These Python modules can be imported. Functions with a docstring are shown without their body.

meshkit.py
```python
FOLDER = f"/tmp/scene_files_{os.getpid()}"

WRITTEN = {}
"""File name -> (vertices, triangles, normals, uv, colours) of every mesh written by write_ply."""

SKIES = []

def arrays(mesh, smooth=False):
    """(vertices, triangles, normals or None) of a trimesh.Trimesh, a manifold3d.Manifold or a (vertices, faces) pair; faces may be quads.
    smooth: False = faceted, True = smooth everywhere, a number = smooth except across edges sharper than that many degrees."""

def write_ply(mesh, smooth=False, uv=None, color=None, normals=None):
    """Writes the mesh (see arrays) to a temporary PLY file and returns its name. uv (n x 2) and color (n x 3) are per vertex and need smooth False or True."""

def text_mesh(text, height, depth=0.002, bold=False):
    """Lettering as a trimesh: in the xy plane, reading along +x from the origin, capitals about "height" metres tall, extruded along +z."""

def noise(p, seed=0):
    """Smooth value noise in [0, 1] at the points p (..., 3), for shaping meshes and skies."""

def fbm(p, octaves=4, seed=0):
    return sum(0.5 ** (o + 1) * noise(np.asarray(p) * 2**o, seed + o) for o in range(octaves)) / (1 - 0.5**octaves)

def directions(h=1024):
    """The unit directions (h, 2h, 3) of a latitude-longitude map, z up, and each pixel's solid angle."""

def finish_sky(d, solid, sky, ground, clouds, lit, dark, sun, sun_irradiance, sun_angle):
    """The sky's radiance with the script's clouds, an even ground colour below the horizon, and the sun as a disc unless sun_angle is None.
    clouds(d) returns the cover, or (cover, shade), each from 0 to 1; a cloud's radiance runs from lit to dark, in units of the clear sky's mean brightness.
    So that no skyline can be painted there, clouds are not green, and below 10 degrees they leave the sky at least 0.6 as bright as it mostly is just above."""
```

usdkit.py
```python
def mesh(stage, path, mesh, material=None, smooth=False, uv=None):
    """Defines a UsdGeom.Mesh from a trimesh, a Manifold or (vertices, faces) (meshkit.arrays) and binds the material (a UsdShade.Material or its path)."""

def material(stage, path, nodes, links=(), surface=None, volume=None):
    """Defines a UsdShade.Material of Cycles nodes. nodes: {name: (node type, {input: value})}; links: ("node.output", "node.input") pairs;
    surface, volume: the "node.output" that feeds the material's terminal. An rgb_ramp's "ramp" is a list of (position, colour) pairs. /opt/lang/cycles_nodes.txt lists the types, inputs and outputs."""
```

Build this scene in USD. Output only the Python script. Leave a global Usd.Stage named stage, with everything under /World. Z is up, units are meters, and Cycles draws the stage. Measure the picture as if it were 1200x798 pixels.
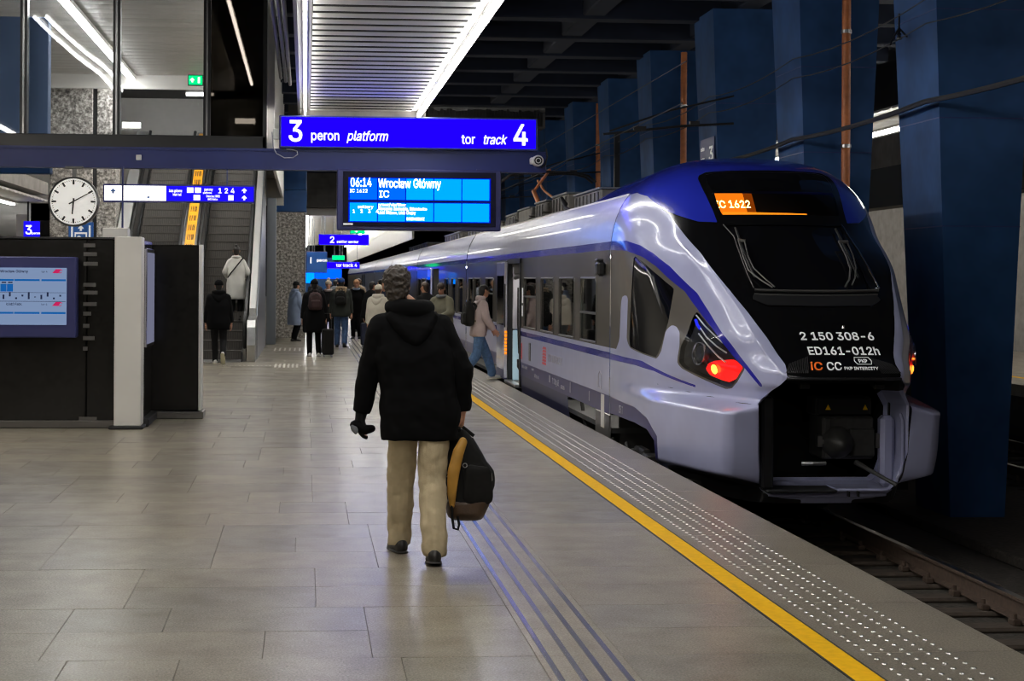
import math, random
import numpy as np, trimesh, manifold3d as m3
from manifold3d import Manifold
from scipy.interpolate import PchipInterpolator
from pxr import Usd, UsdGeom, UsdLux, UsdShade, Gf, Sdf, Vt
import usdkit, meshkit

rnd = random.Random(7)
stage = Usd.Stage.CreateInMemory()
UsdGeom.SetStageUpAxis(stage, UsdGeom.Tokens.z)
UsdGeom.SetStageMetersPerUnit(stage, 1.0)
UsdGeom.Xform.Define(stage, '/World')
UsdGeom.Scope.Define(stage, '/World/Looks')
pi = math.pi

# ---------------------------------------------------------------- camera, light, exposure
EYE = 1.72
psi, roll = math.atan(152 / 2000.), math.radians(.35)
fw = np.array([math.sin(psi), math.cos(psi), 0]); r0 = np.array([math.cos(psi), -math.sin(psi), 0]); u0 = np.array([0, 0, 1.])
rt = r0 * math.cos(roll) + u0 * math.sin(roll); upv = -r0 * math.sin(roll) + u0 * math.cos(roll)
cam = UsdGeom.Camera.Define(stage, '/World/camera')
cam.CreateHorizontalApertureAttr(36.0); cam.CreateVerticalApertureAttr(36.0 * 798 / 1200)
cam.CreateFocalLengthAttr(60.0)
cam.CreateHorizontalApertureOffsetAttr(2.7); cam.CreateVerticalApertureOffsetAttr(-2.13)
cam.CreateClippingRangeAttr(Gf.Vec2f(.1, 1000))
cam.CreateExposureAttr(0.68)
cam.CreateFStopAttr(7.0); cam.CreateFocusDistanceAttr(13.0)
UsdGeom.Xformable(cam).AddTransformOp().Set(Gf.Matrix4d(*rt, 0, *upv, 0, *(-fw), 0, 0, 0, EYE, 1))

LAMP = 26.0            # radiance of the white tubes
# every light of the scene is a glowing mesh built further down: the tubes along the metal ceiling and the rows that go on
# unseen behind the camera, over the far platform, the next platform and the upper hall; the lit signs and screens; the train's lamps; unseen rows and added fill besides

# ---------------------------------------------------------------- helpers
def lin(c):
    return tuple(((x / 12.92) if x <= .04045 else ((x + .055) / 1.055) ** 2.4) for x in c)
def hexc(h):
    return lin(tuple(int(h[i:i + 2], 16) / 255 for i in (0, 2, 4)))
MATS = {}
def mat(name, color, rough=.5, metal=0., var=0., vscale=6., bump=0., bscale=40., coat=0., spec=.5, rvar=0., rndv=0., emit=None, estr=0., vdetail=3., stretch=None):
    if isinstance(color, str): color = hexc(color)
    n = {'p': ('principled_bsdf', dict(base_color=color, roughness=rough, metallic=metal, coat_weight=coat, specular_ior_level=spec))}
    L = []
    if emit is not None:
        n['p'][1]['emission_color'] = emit; n['p'][1]['emission_strength'] = estr
    if var or bump or rvar:
        n['g'] = ('texture_coordinate', {})
        src = 'g.object'
        if stretch:
            n['mp'] = ('mapping', dict(scale=stretch)); L.append((src, 'mp.vector')); src = 'mp.vector'
    if var or rvar:
        n['n'] = ('noise_texture', dict(scale=vscale, detail=vdetail, roughness=.6)); L.append((src, 'n.vector'))
    top = None
    if var:
        lo = tuple(max(0, c * (1 - var)) for c in color); hi = tuple(min(1, c * (1 + var)) for c in color)
        n['r'] = ('rgb_ramp', {'ramp': [(.25, lo), (.75, hi)]}); L.append(('n.fac', 'r.fac')); top = 'r.color'
    if rndv:
        n['oi'] = ('object_info', {}); n['mr'] = ('map_range', dict(to_min=1 - rndv, to_max=1 + rndv)); L.append(('oi.random', 'mr.value'))
        n['mx'] = ('mix', dict(mix_type='multiply', fac=1., color1=color)); L.append(('mr.result', 'mx.color2'))
        if top: L.append((top, 'mx.color1'))
        top = 'mx.color'
    if top: L.append((top, 'p.base_color'))
    if rvar:
        n['rr'] = ('map_range', dict(from_min=.3, from_max=.7, to_min=max(0, rough - rvar), to_max=min(1, rough + rvar))); L += [('n.fac', 'rr.value'), ('rr.result', 'p.roughness')]
    if bump:
        n['bn'] = ('noise_texture', dict(scale=bscale, detail=3.)); n['b'] = ('bump', dict(strength=bump, distance=.01))
        L += [(src, 'bn.vector'), ('bn.fac', 'b.height'), ('b.normal', 'p.normal')]
    MATS[name] = usdkit.material(stage, '/World/Looks/' + name, n, L, surface='p.BSDF')
    return MATS[name]
def emit(name, color, strength):
    if isinstance(color, str): color = hexc(color)
    MATS[name] = usdkit.material(stage, '/World/Looks/' + name, {'e': ('emission', dict(color=color, strength=strength))}, [], surface='e.emission')
    return MATS[name]
def glass(name, tint, refl=1., rough=.02, ior=1.5, warp=0.):
    n = {'t': ('transparent_bsdf', dict(color=tint)), 'g': ('glossy_bsdf', dict(color=(refl,) * 3, roughness=rough)), 'f': ('fresnel', dict(IOR=ior)), 'm': ('mix_closure', {})}
    L = [('f.fac', 'm.fac'), ('t.BSDF', 'm.closure1'), ('g.BSDF', 'm.closure2')]
    if warp:
        n['tc'] = ('texture_coordinate', {}); n['nz'] = ('noise_texture', dict(scale=.8, detail=0.)); n['bp'] = ('bump', dict(strength=1., distance=warp))
        L += [('tc.object', 'nz.vector'), ('nz.fac', 'bp.height'), ('bp.normal', 'g.normal')]
    MATS[name] = usdkit.material(stage, '/World/Looks/' + name, n, L, surface='m.closure')
    return MATS[name]

USED = {}
def numbered(parent, name):
    k = (parent, name); i = USED.get(k, 0); USED[k] = i + 1
    return name if i == 0 else f'{name}_{i:03d}'
def tag(prim, label=None, cat=None, group=None, kind=None):
    for k, v in (('label', label), ('category', cat), ('group', group), ('kind', kind)):
        if v: prim.SetCustomDataByKey(k, v)
LOC = {}
def thing(name, label, cat, loc=(0, 0, 0), group=None, kind=None, rz=0.):
    p = '/World/' + numbered('/World', name)
    x = UsdGeom.Xform.Define(stage, p)
    x.AddTranslateOp().Set(Gf.Vec3d(*map(float, loc)))
    if rz: x.AddRotateZOp().Set(float(rz))
    tag(x.GetPrim(), label, cat, group, kind); LOC[p] = (np.array(loc, float), rz)
    return p
def arr(mesh):
    if hasattr(mesh, 'to_mesh'):
        q = mesh.to_mesh(); return np.array(q.vert_properties[:, :3], float), np.array(q.tri_verts, int)
    if isinstance(mesh, (tuple, list)):
        v, f = np.asarray(mesh[0], float), np.asarray(mesh[1], int)
        if f.ndim == 2 and f.shape[1] == 4: f = np.vstack([f[:, [0, 1, 2]], f[:, [0, 2, 3]]])
        return v, f
    return np.array(mesh.vertices, float), np.array(mesh.faces, int)
def cat(ms):
    V, F, o = [], [], 0
    for m in ms:
        v, f = arr(m); V.append(v); F.append(f + o); o += len(v)
    return np.vstack(V), np.vstack(F)
PRINT = ('lettering', 'text', 'mark', 'marks', 'markings', 'letters', 'logo', 'pictogram', 'print', 'numeral')
def part(parent, name, mesh, m, smooth=False, label=None, kind=None, local=False, N=None):
    """a mesh in world coordinates, as a part under parent (or a top-level piece when parent is None)"""
    base = parent or '/World'
    if parent and kind is None and name.split('_')[-1] in PRINT: kind = 'stuff'
    p = base + '/' + numbered(base, name)
    v, f = arr(mesh)
    if parent and not local:
        root = '/'.join(parent.split('/')[:3])
        if root in LOC: v = v - LOC[root][0]
    mm = MATS[m] if isinstance(m, str) else m
    q = usdkit.mesh(stage, p, (v, f), mm, smooth=smooth if N is None else False)
    if N is not None:
        q.CreateNormalsAttr(Vt.Vec3fArray.FromNumpy(np.asarray(N, np.float32))); q.SetNormalsInterpolation('vertex')
    tag(q.GetPrim(), label, None, None, kind)
    return p
def single(name, mesh, m, label, cat_, group=None, kind=None, smooth=False):
    v, f = arr(mesh); c = np.array([(v[:, 0].min() + v[:, 0].max()) / 2, (v[:, 1].min() + v[:, 1].max()) / 2, v[:, 2].min()])
    p = '/World/' + numbered('/World', name)
    q = usdkit.mesh(stage, p, (v - c, f), MATS[m] if isinstance(m, str) else m, smooth=smooth)
    UsdGeom.Xformable(q).AddTranslateOp().Set(Gf.Vec3d(*map(float, c)))
    tag(q.GetPrim(), label, cat_, group, kind); LOC[p] = (c, 0)
    return p
def struct(name, mesh, m, label=None, smooth=False):
    p = part(None, name, mesh, m, smooth); tag(stage.GetPrimAtPath(p), label, None, None, 'structure')
    return p

def box(x0, x1, y0, y1, z0, z1, b=0.):
    """box between two corners; b chamfers the edges"""
    if not b:
        v = np.array([[x, y, z] for x in (x0, x1) for y in (y0, y1) for z in (z0, z1)], float)
        return v, np.array([[0, 1, 3], [0, 3, 2], [4, 6, 7], [4, 7, 5], [0, 4, 5], [0, 5, 1], [2, 3, 7], [2, 7, 6], [0, 2, 6], [0, 6, 4], [1, 5, 7], [1, 7, 3]])
    P = []
    for x, sx in ((x0, 1), (x1, -1)):
        for y, sy in ((y0, 1), (y1, -1)):
            for z, sz in ((z0, 1), (z1, -1)):
                P += [(x + sx * b, y + sy * b, z), (x + sx * b, y, z + sz * b), (x, y + sy * b, z + sz * b)]
    return arr(Manifold.hull_points(np.array(P, float)))
def cbox(c, s, b=0.):
    return box(c[0] - s[0] / 2, c[0] + s[0] / 2, c[1] - s[1] / 2, c[1] + s[1] / 2, c[2] - s[2] / 2, c[2] + s[2] / 2, b)
def clean(mesh):
    v, f = arr(mesh); u, inv = np.unique(f, return_inverse=True); return v[u], inv.reshape(-1, 3)
def xf(mesh, M):
    v, f = arr(mesh); v = np.c_[v, np.ones(len(v))] @ np.asarray(M).T
    f2 = f[:, ::-1] if np.linalg.det(np.asarray(M)[:3, :3]) < 0 else f
    return v[:, :3], f2
def rotx(a): c, s = math.cos(a), math.sin(a); return np.array([[1, 0, 0, 0], [0, c, -s, 0], [0, s, c, 0], [0, 0, 0, 1.]])
def roty(a): c, s = math.cos(a), math.sin(a); return np.array([[c, 0, s, 0], [0, 1, 0, 0], [-s, 0, c, 0], [0, 0, 0, 1.]])
def rotz(a): c, s = math.cos(a), math.sin(a); return np.array([[c, -s, 0, 0], [s, c, 0, 0], [0, 0, 1, 0], [0, 0, 0, 1.]])
def tr(x, y, z): M = np.eye(4); M[:3, 3] = (x, y, z); return M
def tube(pts, r, n=8, closed=False):
    pts = np.asarray(pts, float); K = len(pts); r = np.broadcast_to(np.asarray(r, float), (K,))
    T = np.gradient(pts, axis=0); T /= np.linalg.norm(T, axis=1, keepdims=True)
    ref = np.array([0, 0, 1.]) if abs(T[:, 2]).max() < .95 else np.array([.1234, 1., 0.])
    V = []
    for p, t, rr in zip(pts, T, r):
        a = np.cross(t, ref); a /= np.linalg.norm(a); b_ = np.cross(t, a)
        ang = np.arange(n) * 2 * pi / n
        V.append(p + rr * (np.cos(ang)[:, None] * a + np.sin(ang)[:, None] * b_))
    V = np.vstack(V); F = []
    for k in range(K - 1):
        for j in range(n):
            a_, b2 = k * n + j, k * n + (j + 1) % n
            F += [[a_, b2, b2 + n], [a_, b2 + n, a_ + n]]
    V = np.vstack([V, pts[:1], pts[-1:]]); c0, c1 = len(V) - 2, len(V) - 1
    for j in range(n):
        F += [[c0, (j + 1) % n, j], [c1, (K - 1) * n + j, (K - 1) * n + (j + 1) % n]]
    F = np.array(F); t = trimesh.Trimesh(V, F, process=False)
    return (V, F[:, ::-1]) if t.volume < 0 else (V, F)
def lathe(prof, c=(0, 0, 0), n=24, M=None):
    """profile of (radius, height) turned about z"""
    t = trimesh.creation.revolve(np.array(prof, float), sections=n)
    m = (np.array(t.vertices), np.array(t.faces))
    if M is not None: m = xf(m, M)
    return m[0] + np.array(c), m[1]
def prism(poly, a, b, axis='y'):
    """2-d outline pulled from a to b along an axis: x (outline y,z), y (outline x,z), z (outline x,y)"""
    from shapely.geometry import Polygon
    P = poly if hasattr(poly, 'exterior') else Polygon(poly)
    t = trimesh.creation.extrude_polygon(P, abs(b - a), engine='earcut'); v = np.array(t.vertices); f = np.array(t.faces); lo = min(a, b)
    if axis == 'z': return np.c_[v[:, 0], v[:, 1], v[:, 2] + lo], f
    if axis == 'y': return np.c_[v[:, 0], v[:, 2] + lo, v[:, 1]], f[:, ::-1]
    return np.c_[v[:, 2] + lo, v[:, 0], v[:, 1]], f
def disc(c, r, t, n=32, facing='y'):
    a = np.arange(n) * 2 * pi / n
    from shapely.geometry import Polygon
    if facing == 'y': return prism(Polygon(np.c_[c[0] + r * np.cos(a), c[2] + r * np.sin(a)]), c[1], c[1] + t, 'y')
    return prism(Polygon(np.c_[c[1] + r * np.cos(a), c[2] + r * np.sin(a)]), c[0], c[0] + t, 'x')
TXT = {}
def text2(s, h, bold=False, italic=0., depth=.004, center=None, squeeze=1.):
    k = (s, bold)
    if k not in TXT:
        t = meshkit.text_mesh(s, 1.0, 1.0, bold); TXT[k] = (np.array(t.vertices), np.array(t.faces))
    v, f = TXT[k]; v = v.copy() * np.array([h * squeeze, h, depth]); v[:, 0] += italic * v[:, 1]
    w = v[:, 0].max()
    if center == 'c': v[:, 0] -= w / 2
    if center == 'r': v[:, 0] -= w
    return v, f
def text_y(s, x, y, z, h, **k):       # faces -Y
    v, f = text2(s, h, **k); return np.c_[v[:, 0] + x, y - v[:, 2], v[:, 1] + z], f
def text_x(s, x, y, z, h, **k):       # faces -X, reads towards -Y
    v, f = text2(s, h, **k); return np.c_[x - v[:, 2], y - v[:, 0], v[:, 1] + z], f

# ---------------------------------------------------------------- materials
def granite_mat(name, a, b, c, rough=.32, scale=90.):
    n = {'g': ('texture_coordinate', {}), 'n': ('noise_texture', dict(scale=scale, detail=4., roughness=.75)), 'n2': ('noise_texture', dict(scale=3.2, detail=4., roughness=.6)),
         'r': ('rgb_ramp', {'ramp': [(.36, a), (.5, b), (.64, c)]}), 'r2': ('rgb_ramp', {'ramp': [(.3, (.92, .92, .92)), (.7, (1.05, 1.05, 1.04))]}),
         'oi': ('object_info', {}), 'mr': ('map_range', dict(to_min=.94, to_max=1.05)),
         'm': ('mix', dict(mix_type='multiply', fac=1.)), 'm2': ('mix', dict(mix_type='multiply', fac=1.)),
         'rr': ('map_range', dict(from_min=.3, from_max=.7, to_min=rough - .02, to_max=rough + .03)),
         'b': ('bump', dict(strength=.05, distance=.002)), 'p': ('principled_bsdf', dict(specular_ior_level=.5))}
    L = [('g.object', 'n.vector'), ('g.object', 'n2.vector'), ('n.fac', 'r.fac'), ('n2.fac', 'r2.fac'), ('r.color', 'm.color1'), ('r2.color', 'm.color2'), ('oi.random', 'mr.value'),
         ('m.color', 'm2.color1'), ('mr.result', 'm2.color2'), ('m2.color', 'p.base_color'), ('n2.fac', 'rr.value'), ('rr.result', 'p.roughness'), ('n.fac', 'b.height'), ('b.normal', 'p.normal')]
    MATS[name] = usdkit.material(stage, '/World/Looks/' + name, n, L, surface='p.BSDF')
granite_mat('slab_a', (.125, .108, .080), (.24, .212, .162), (.37, .33, .262), .29)
granite_mat('slab_b', (.135, .114, .085), (.25, .218, .165), (.385, .34, .268), .30)
granite_mat('slab_c', (.12, .106, .082), (.23, .206, .162), (.355, .325, .262), .275)
granite_mat('slab_edge', (.115, .098, .075), (.205, .18, .142), (.325, .292, .235), .36)
granite_mat('rough_granite', (.06, .055, .05), (.28, .26, .235), (.68, .65, .61), .6, 15.)
mat('grout', (.13, .115, .092), .8)
mat('steel_strip', (.55, .55, .58), .22, 1.)
mat('stud_steel', (.55, .54, .52), .3, 1.)
mat('yellow_line', (.82, .45, .002), .65, var=.1, vscale=20, spec=.15)
mat('black_edge', (.012, .012, .012), .6)
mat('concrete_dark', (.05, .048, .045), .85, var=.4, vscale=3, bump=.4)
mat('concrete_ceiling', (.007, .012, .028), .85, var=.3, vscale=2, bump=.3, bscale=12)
mat('concrete_grey', (.24, .22, .20), .85, var=.25, vscale=3, bump=.4, bscale=20)
mat('ballast', (.045, .038, .032), .95, var=.6, vscale=18, bump=1., bscale=25)
mat('sleeper', (.06, .045, .034), .9, var=.3, vscale=10, bump=.4)
mat('rail_rust', (.07, .045, .032), .8, var=.3, vscale=20)
mat('rail_top', (.6, .58, .55), .25, 1.)
mat('blue_column', (.020, .062, .165), .6, var=.3, vscale=1.6, bump=.25, bscale=9, spec=.15)
mat('blue_beam', (.012, .022, .13), .42, var=.12, vscale=2)
mat('blue_tile', (.008, .06, .20), .35, var=.1)
mat('pipe_orange', (.42, .13, .035), .5, var=.25, vscale=8)
mat('slat_metal', (.56, .55, .52), .5, .2, var=.06, vscale=3, rndv=.08)
mat('lamp_housing', (.72, .70, .66), .5)
emit('tube_light', (1., .985, .95), LAMP)
emit('unseen_tube_mid', (1., .97, .9), LAMP * .5); emit('fill_tube_warm', (1., .93, .82), LAMP * .9); emit('tube_dim', (1., .96, .88), LAMP * .3)
emit('sign_blue', (.0055, .0, 1.), 1.7)
emit('sign_white', (1., .99, .96), .95)
mat('sign_frame', (.03, .035, .17), .4)
emit('sign_blue_dim', (.01, .004, .75), .9)
emit('lcd_blue', (.0, .07, 1.), 1.4)
emit('lcd_cyan', (.0, .20, 1.), 1.4)
emit('lcd_deep', (.0, .012, .60), .6)
emit('lcd_text', (.85, .95, 1.), 2.2)
mat('board_black', (.004, .004, .02), .5, spec=.2)
mat('board_frame', (.028, .032, .13), .4)
mat('clock_rim', (.12, .12, .12), .35, .7)
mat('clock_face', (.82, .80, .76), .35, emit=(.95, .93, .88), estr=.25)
mat('black_paint', (.008, .008, .009), .35)
mat('white_paint', (.62, .60, .56), .45, var=.04)
mat('panel_white', (.66, .64, .60), .4, var=.04, vscale=2)
mat('panel_grey', (.22, .24, .27), .35, .6)
mat('black_stone', (.0075, .0068, .006), .2, var=.35, vscale=10, spec=.35)
mat('brushed_steel', (.42, .42, .42), .3, 1., var=.15, vscale=5)
mat('deck_steel', (.40, .40, .39), .5, .5); mat('joint_dark', (.012, .012, .012), .8); mat('plinth_steel', (.14, .13, .12), .35, .6); mat('polished_steel', (.66, .65, .63), .2, 1.)
mat('dark_rubber', (.012, .012, .012), .55)
mat('escalator_step', (.10, .092, .082), .45, .55, var=.15, vscale=12)
mat('escalator_tread', (.07, .065, .06), .5, .5)
mat('orange_strip', (.72, .30, .01), .5, emit=(.8, .35, .01), estr=.12)  # strip given a faint glow of its own
mat('lift_blue', (.012, .10, .38), .45)
glass('hall_glass', (.93, .95, .97), .9, .015, 1.6, .012)
glass('dark_glass', (.16, .15, .14), .85, .03, 1.5)
glass('train_glass', (.42, .42, .40), .8, .02, 1.5)
glass('clear_cover', (.86, .88, .9), .9, .01, 1.45)
mat('train_white', (.355, .37, .55), .2, 0, coat=.45, var=.05, vscale=3, spec=.5)
mat('train_white_dull', (.34, .35, .49), .32, 0, coat=.15, var=.06, vscale=3); mat('pale_blue', (.20, .30, .52), .6); mat('train_blue', (.012, .012, .30), .2, 0, coat=.6)
mat('train_roof_blue', (.014, .024, .37), .2, 0, coat=.7)
mat('train_skirt', (.030, .028, .115), .35, var=.1)
mat('train_skirt_low', (.026, .026, .07), .4, var=.15)
mat('train_band', (.085, .076, .064), .24, .0, coat=.25, spec=.4)
mat('mask_black', (.0045, .0045, .005), .16, spec=.4)
mat('mask_dull', (.012, .012, .013), .45)
mat('shield_glass', (.004, .004, .005), .05, spec=.6)
mat('grey_frame', (.13, .125, .12), .35, .5)
mat('bar_glint_white', (.85, .85, .85), .2); mat('chrome', (.8, .8, .8), .12, 1.)
mat('dark_metal', (.03, .03, .032), .5, .4)
mat('coupler_grey', (.055, .054, .052), .5, .5, var=.2, vscale=20)
mat('cavity', (.004, .004, .004), .8)
mat('roof_equipment', (.16, .15, .135), .65, .2, var=.25, vscale=5)
mat('roof_deck', (.09, .085, .08), .7, var=.3, vscale=4)
mat('bogie', (.02, .019, .018), .7, .2, var=.4, vscale=8)
mat('white_print', (.75, .75, .75), .5, emit=(1, 1, 1), estr=.12)  # print glows faintly by itself, brighter than the lamps make it
mat('grey_print', (.34, .33, .38), .5)
mat('red_print', (.62, .06, .07), .5)
mat('orange_print', (.85, .16, .02), .5, emit=(1, .2, .02), estr=.1)  # orange print also carries a faint glow of its own
emit('led_orange', (1., .26, .01), .9)
emit('led_text', (1., .62, .14), 5.)
emit('led_glow', (1., .20, .006), .8); emit('painted_led_glow', (1., .16, .004), .16); mat('marker_blue', (.02, .03, .5), .2, emit=(.02, .03, 1.), estr=.5)
mat('led_off', (.02, .014, .01), .3)
emit('tail_hot', (1., .22, .02), 6.)
emit('tail_red', (1., .012, .006), 3.2)
mat('tail_lens', (.55, .012, .012), .12, coat=.5, emit=(1., .012, .01), estr=.9)
mat('door_white', (.52, .52, .60), .3)
mat('door_inner', (.40, .52, .60), .4, emit=(.45, .75, .9), estr=.15)  # faint glow of its own brightens the door panel
mat('interior_wall', (.40, .38, .33), .6); mat('window_frame', (.06, .056, .05), .4)
mat('interior_dark', (.03, .03, .03), .7)
mat('seat_blue', (.02, .05, .16), .8)
emit('interior_lamp', (1., .95, .85), 22.0)
emit('exit_green', (.0, .62, .16), 1.3)
emit('screen_pale', (.36, .50, .80), .34)
emit('screen_blue', (.01, .12, .42), .55)
emit('screen_ink', (.03, .04, .09), .4)
emit('screen_red', (.6, .02, .12), .55)
emit('poster_glow', (.30, .31, .46), .32)
mat('cable', (.02, .02, .022), .6)
mat('cctv', (.6, .6, .58), .35)

ORD = ('first', 'second', 'third', 'fourth', 'fifth', 'sixth', 'seventh', 'eighth', 'ninth')
# ---------------------------------------------------------------- platform floor
FL = '/World/' + numbered('/World', 'floor')
UsdGeom.Xform.Define(stage, FL); tag(stage.GetPrimAtPath(FL), 'grey granite slab platform floor', None, None, 'structure')
EDGE = 3.33
part(FL, 'slab_bed', box(-14, EDGE - .01, -14, 170, -.30, -.0075), 'grout')
part(FL, 'platform_side', box(EDGE - .35, EDGE - .06, -14, 170, -1.2, -.30), 'concrete_dark')
def slab(x0, x1, y0, y1, dz=0.):
    b, g = .0016, .0008
    x0, x1, y0, y1 = x0 + g, x1 - g, y0 + g, y1 - g
    v = [(x0, y0, -.02), (x1, y0, -.02), (x1, y1, -.02), (x0, y1, -.02), (x0, y0, -.004), (x1, y0, -.004), (x1, y1, -.004), (x0, y1, -.004),
         (x0 + b, y0 + b, dz), (x1 - b, y0 + b, dz), (x1 - b, y1 - b, dz), (x0 + b, y1 - b, dz)]
    f = [(0, 1, 5), (0, 5, 4), (1, 2, 6), (1, 6, 5), (2, 3, 7), (2, 7, 6), (3, 0, 4), (3, 4, 7), (4, 5, 9), (4, 9, 8), (5, 6, 10), (5, 10, 9), (6, 7, 11), (6, 11, 10), (7, 4, 8), (7, 8, 11), (8, 9, 10), (8, 10, 11)]
    return np.array(v, float), np.array(f)
far, nslab = {'slab_a': [], 'slab_b': [], 'slab_c': [], 'slab_edge': []}, 0
Y = 6.55; row = 0
while Y < 75:
    y1 = Y + .605
    # main field, left of the guide strips
    x = 1.065; first = True
    while x > -.24 * Y - 2.2:
        w = (rnd.choice((.5, .75, 1.0, 1.0, .62)) if first else rnd.choice((1.0, 1.0, 1.0, 1.0, 1.0, .5)))
        first = False
        m = rnd.choice(('slab_a', 'slab_a', 'slab_b', 'slab_c'))
        s = slab(x - w, x, Y, y1, rnd.uniform(-.0008, .0008))
        if Y < 19.5 and x > -.19 * Y - .3:
            part(FL, 'slab', s, m); nslab += 1
        else: far[m].append(s)
        x -= w
    for a, b in ((1.46, 2.365),):
        m = rnd.choice(('slab_a', 'slab_b', 'slab_c')); s = slab(a, b, Y, y1)
        if Y < 19.5: part(FL, 'slab', s, m)
        else: far[m].append(s)
    far['slab_b'].append(slab(1.065, 1.46, Y, y1))
    if row % 2 == 0:
        s = slab(2.52, EDGE, Y, y1 + .605)
        if Y < 19.5: part(FL, 'slab', s, 'slab_edge')
        else: far['slab_edge'].append(s)
    Y = y1; row += 1
for k, m in far.items():
    if m: part(FL, 'far_slabs', cat(m), k, kind='stuff')
part(FL, 'far_floor', box(-14, EDGE, 75, 170, -.02, 0), 'slab_a'); part(FL, 'far_floor', box(-14, EDGE, -14, 6.5, -.02, 0), 'slab_a')
for k in range(4):
    x = 1.11 + k * .1
    part(FL, 'guide_strip', box(x - .014, x + .014, 6.5, 75, -.01, .004, .002), 'steel_strip', label='brushed steel guide strip' if k == 0 else None)
part(FL, 'yellow_line', box(2.378, 2.508, 6.5, 130, -.01, .002), 'yellow_line', label='yellow safety line')
part(FL, 'line_border', box(2.366, 2.378, 6.5, 130, -.01, .0012), 'black_edge'); part(FL, 'line_border', box(2.508, 2.520, 6.5, 130, -.01, .0012), 'black_edge')
sv = np.array([(math.cos(a) * r, math.sin(a) * r, z) for r, z in ((.0145, 0), (.012, .0042), (.005, .0058)) for a in np.arange(8) * pi / 4] + [(0, 0, .0060)])
sf = np.array([(k * 8 + j, k * 8 + (j + 1) % 8, (k + 1) * 8 + (j + 1) % 8) for k in range(2) for j in range(8)] + [(k * 8 + j, (k + 1) * 8 + (j + 1) % 8, (k + 1) * 8 + j) for k in range(2) for j in range(8)] + [(16 + j, 16 + (j + 1) % 8, 24) for j in range(8)])
st = []
for r in range(5):
    for k in range(430):
        st.append((sv + np.array([2.615 + .0935 * r, 6.62 + k * .1 + (.0 if r % 2 else .0), 0]), sf))
part(FL, 'tactile_studs', cat(st), 'stud_steel', kind='stuff', label='five rows of steel studs along the platform edge')
tb = []
for k in range(20): tb.append(box(-1.72 + k * .085, -1.69 + k * .085, 33.9, 33.97, -.005, .006))
for k in range(6): tb.append(box(-.60 + k * .085, -.56 + k * .085, 33.3, 34.6, -.005, .006)); tb.append(box(-.75 + k * .12, -.71 + k * .12, 41.0, 42.6, -.005, .006))
part(FL, 'tactile_bars', cat(tb), 'white_paint', kind='stuff', label='white tactile marks in front of the escalator')

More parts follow.
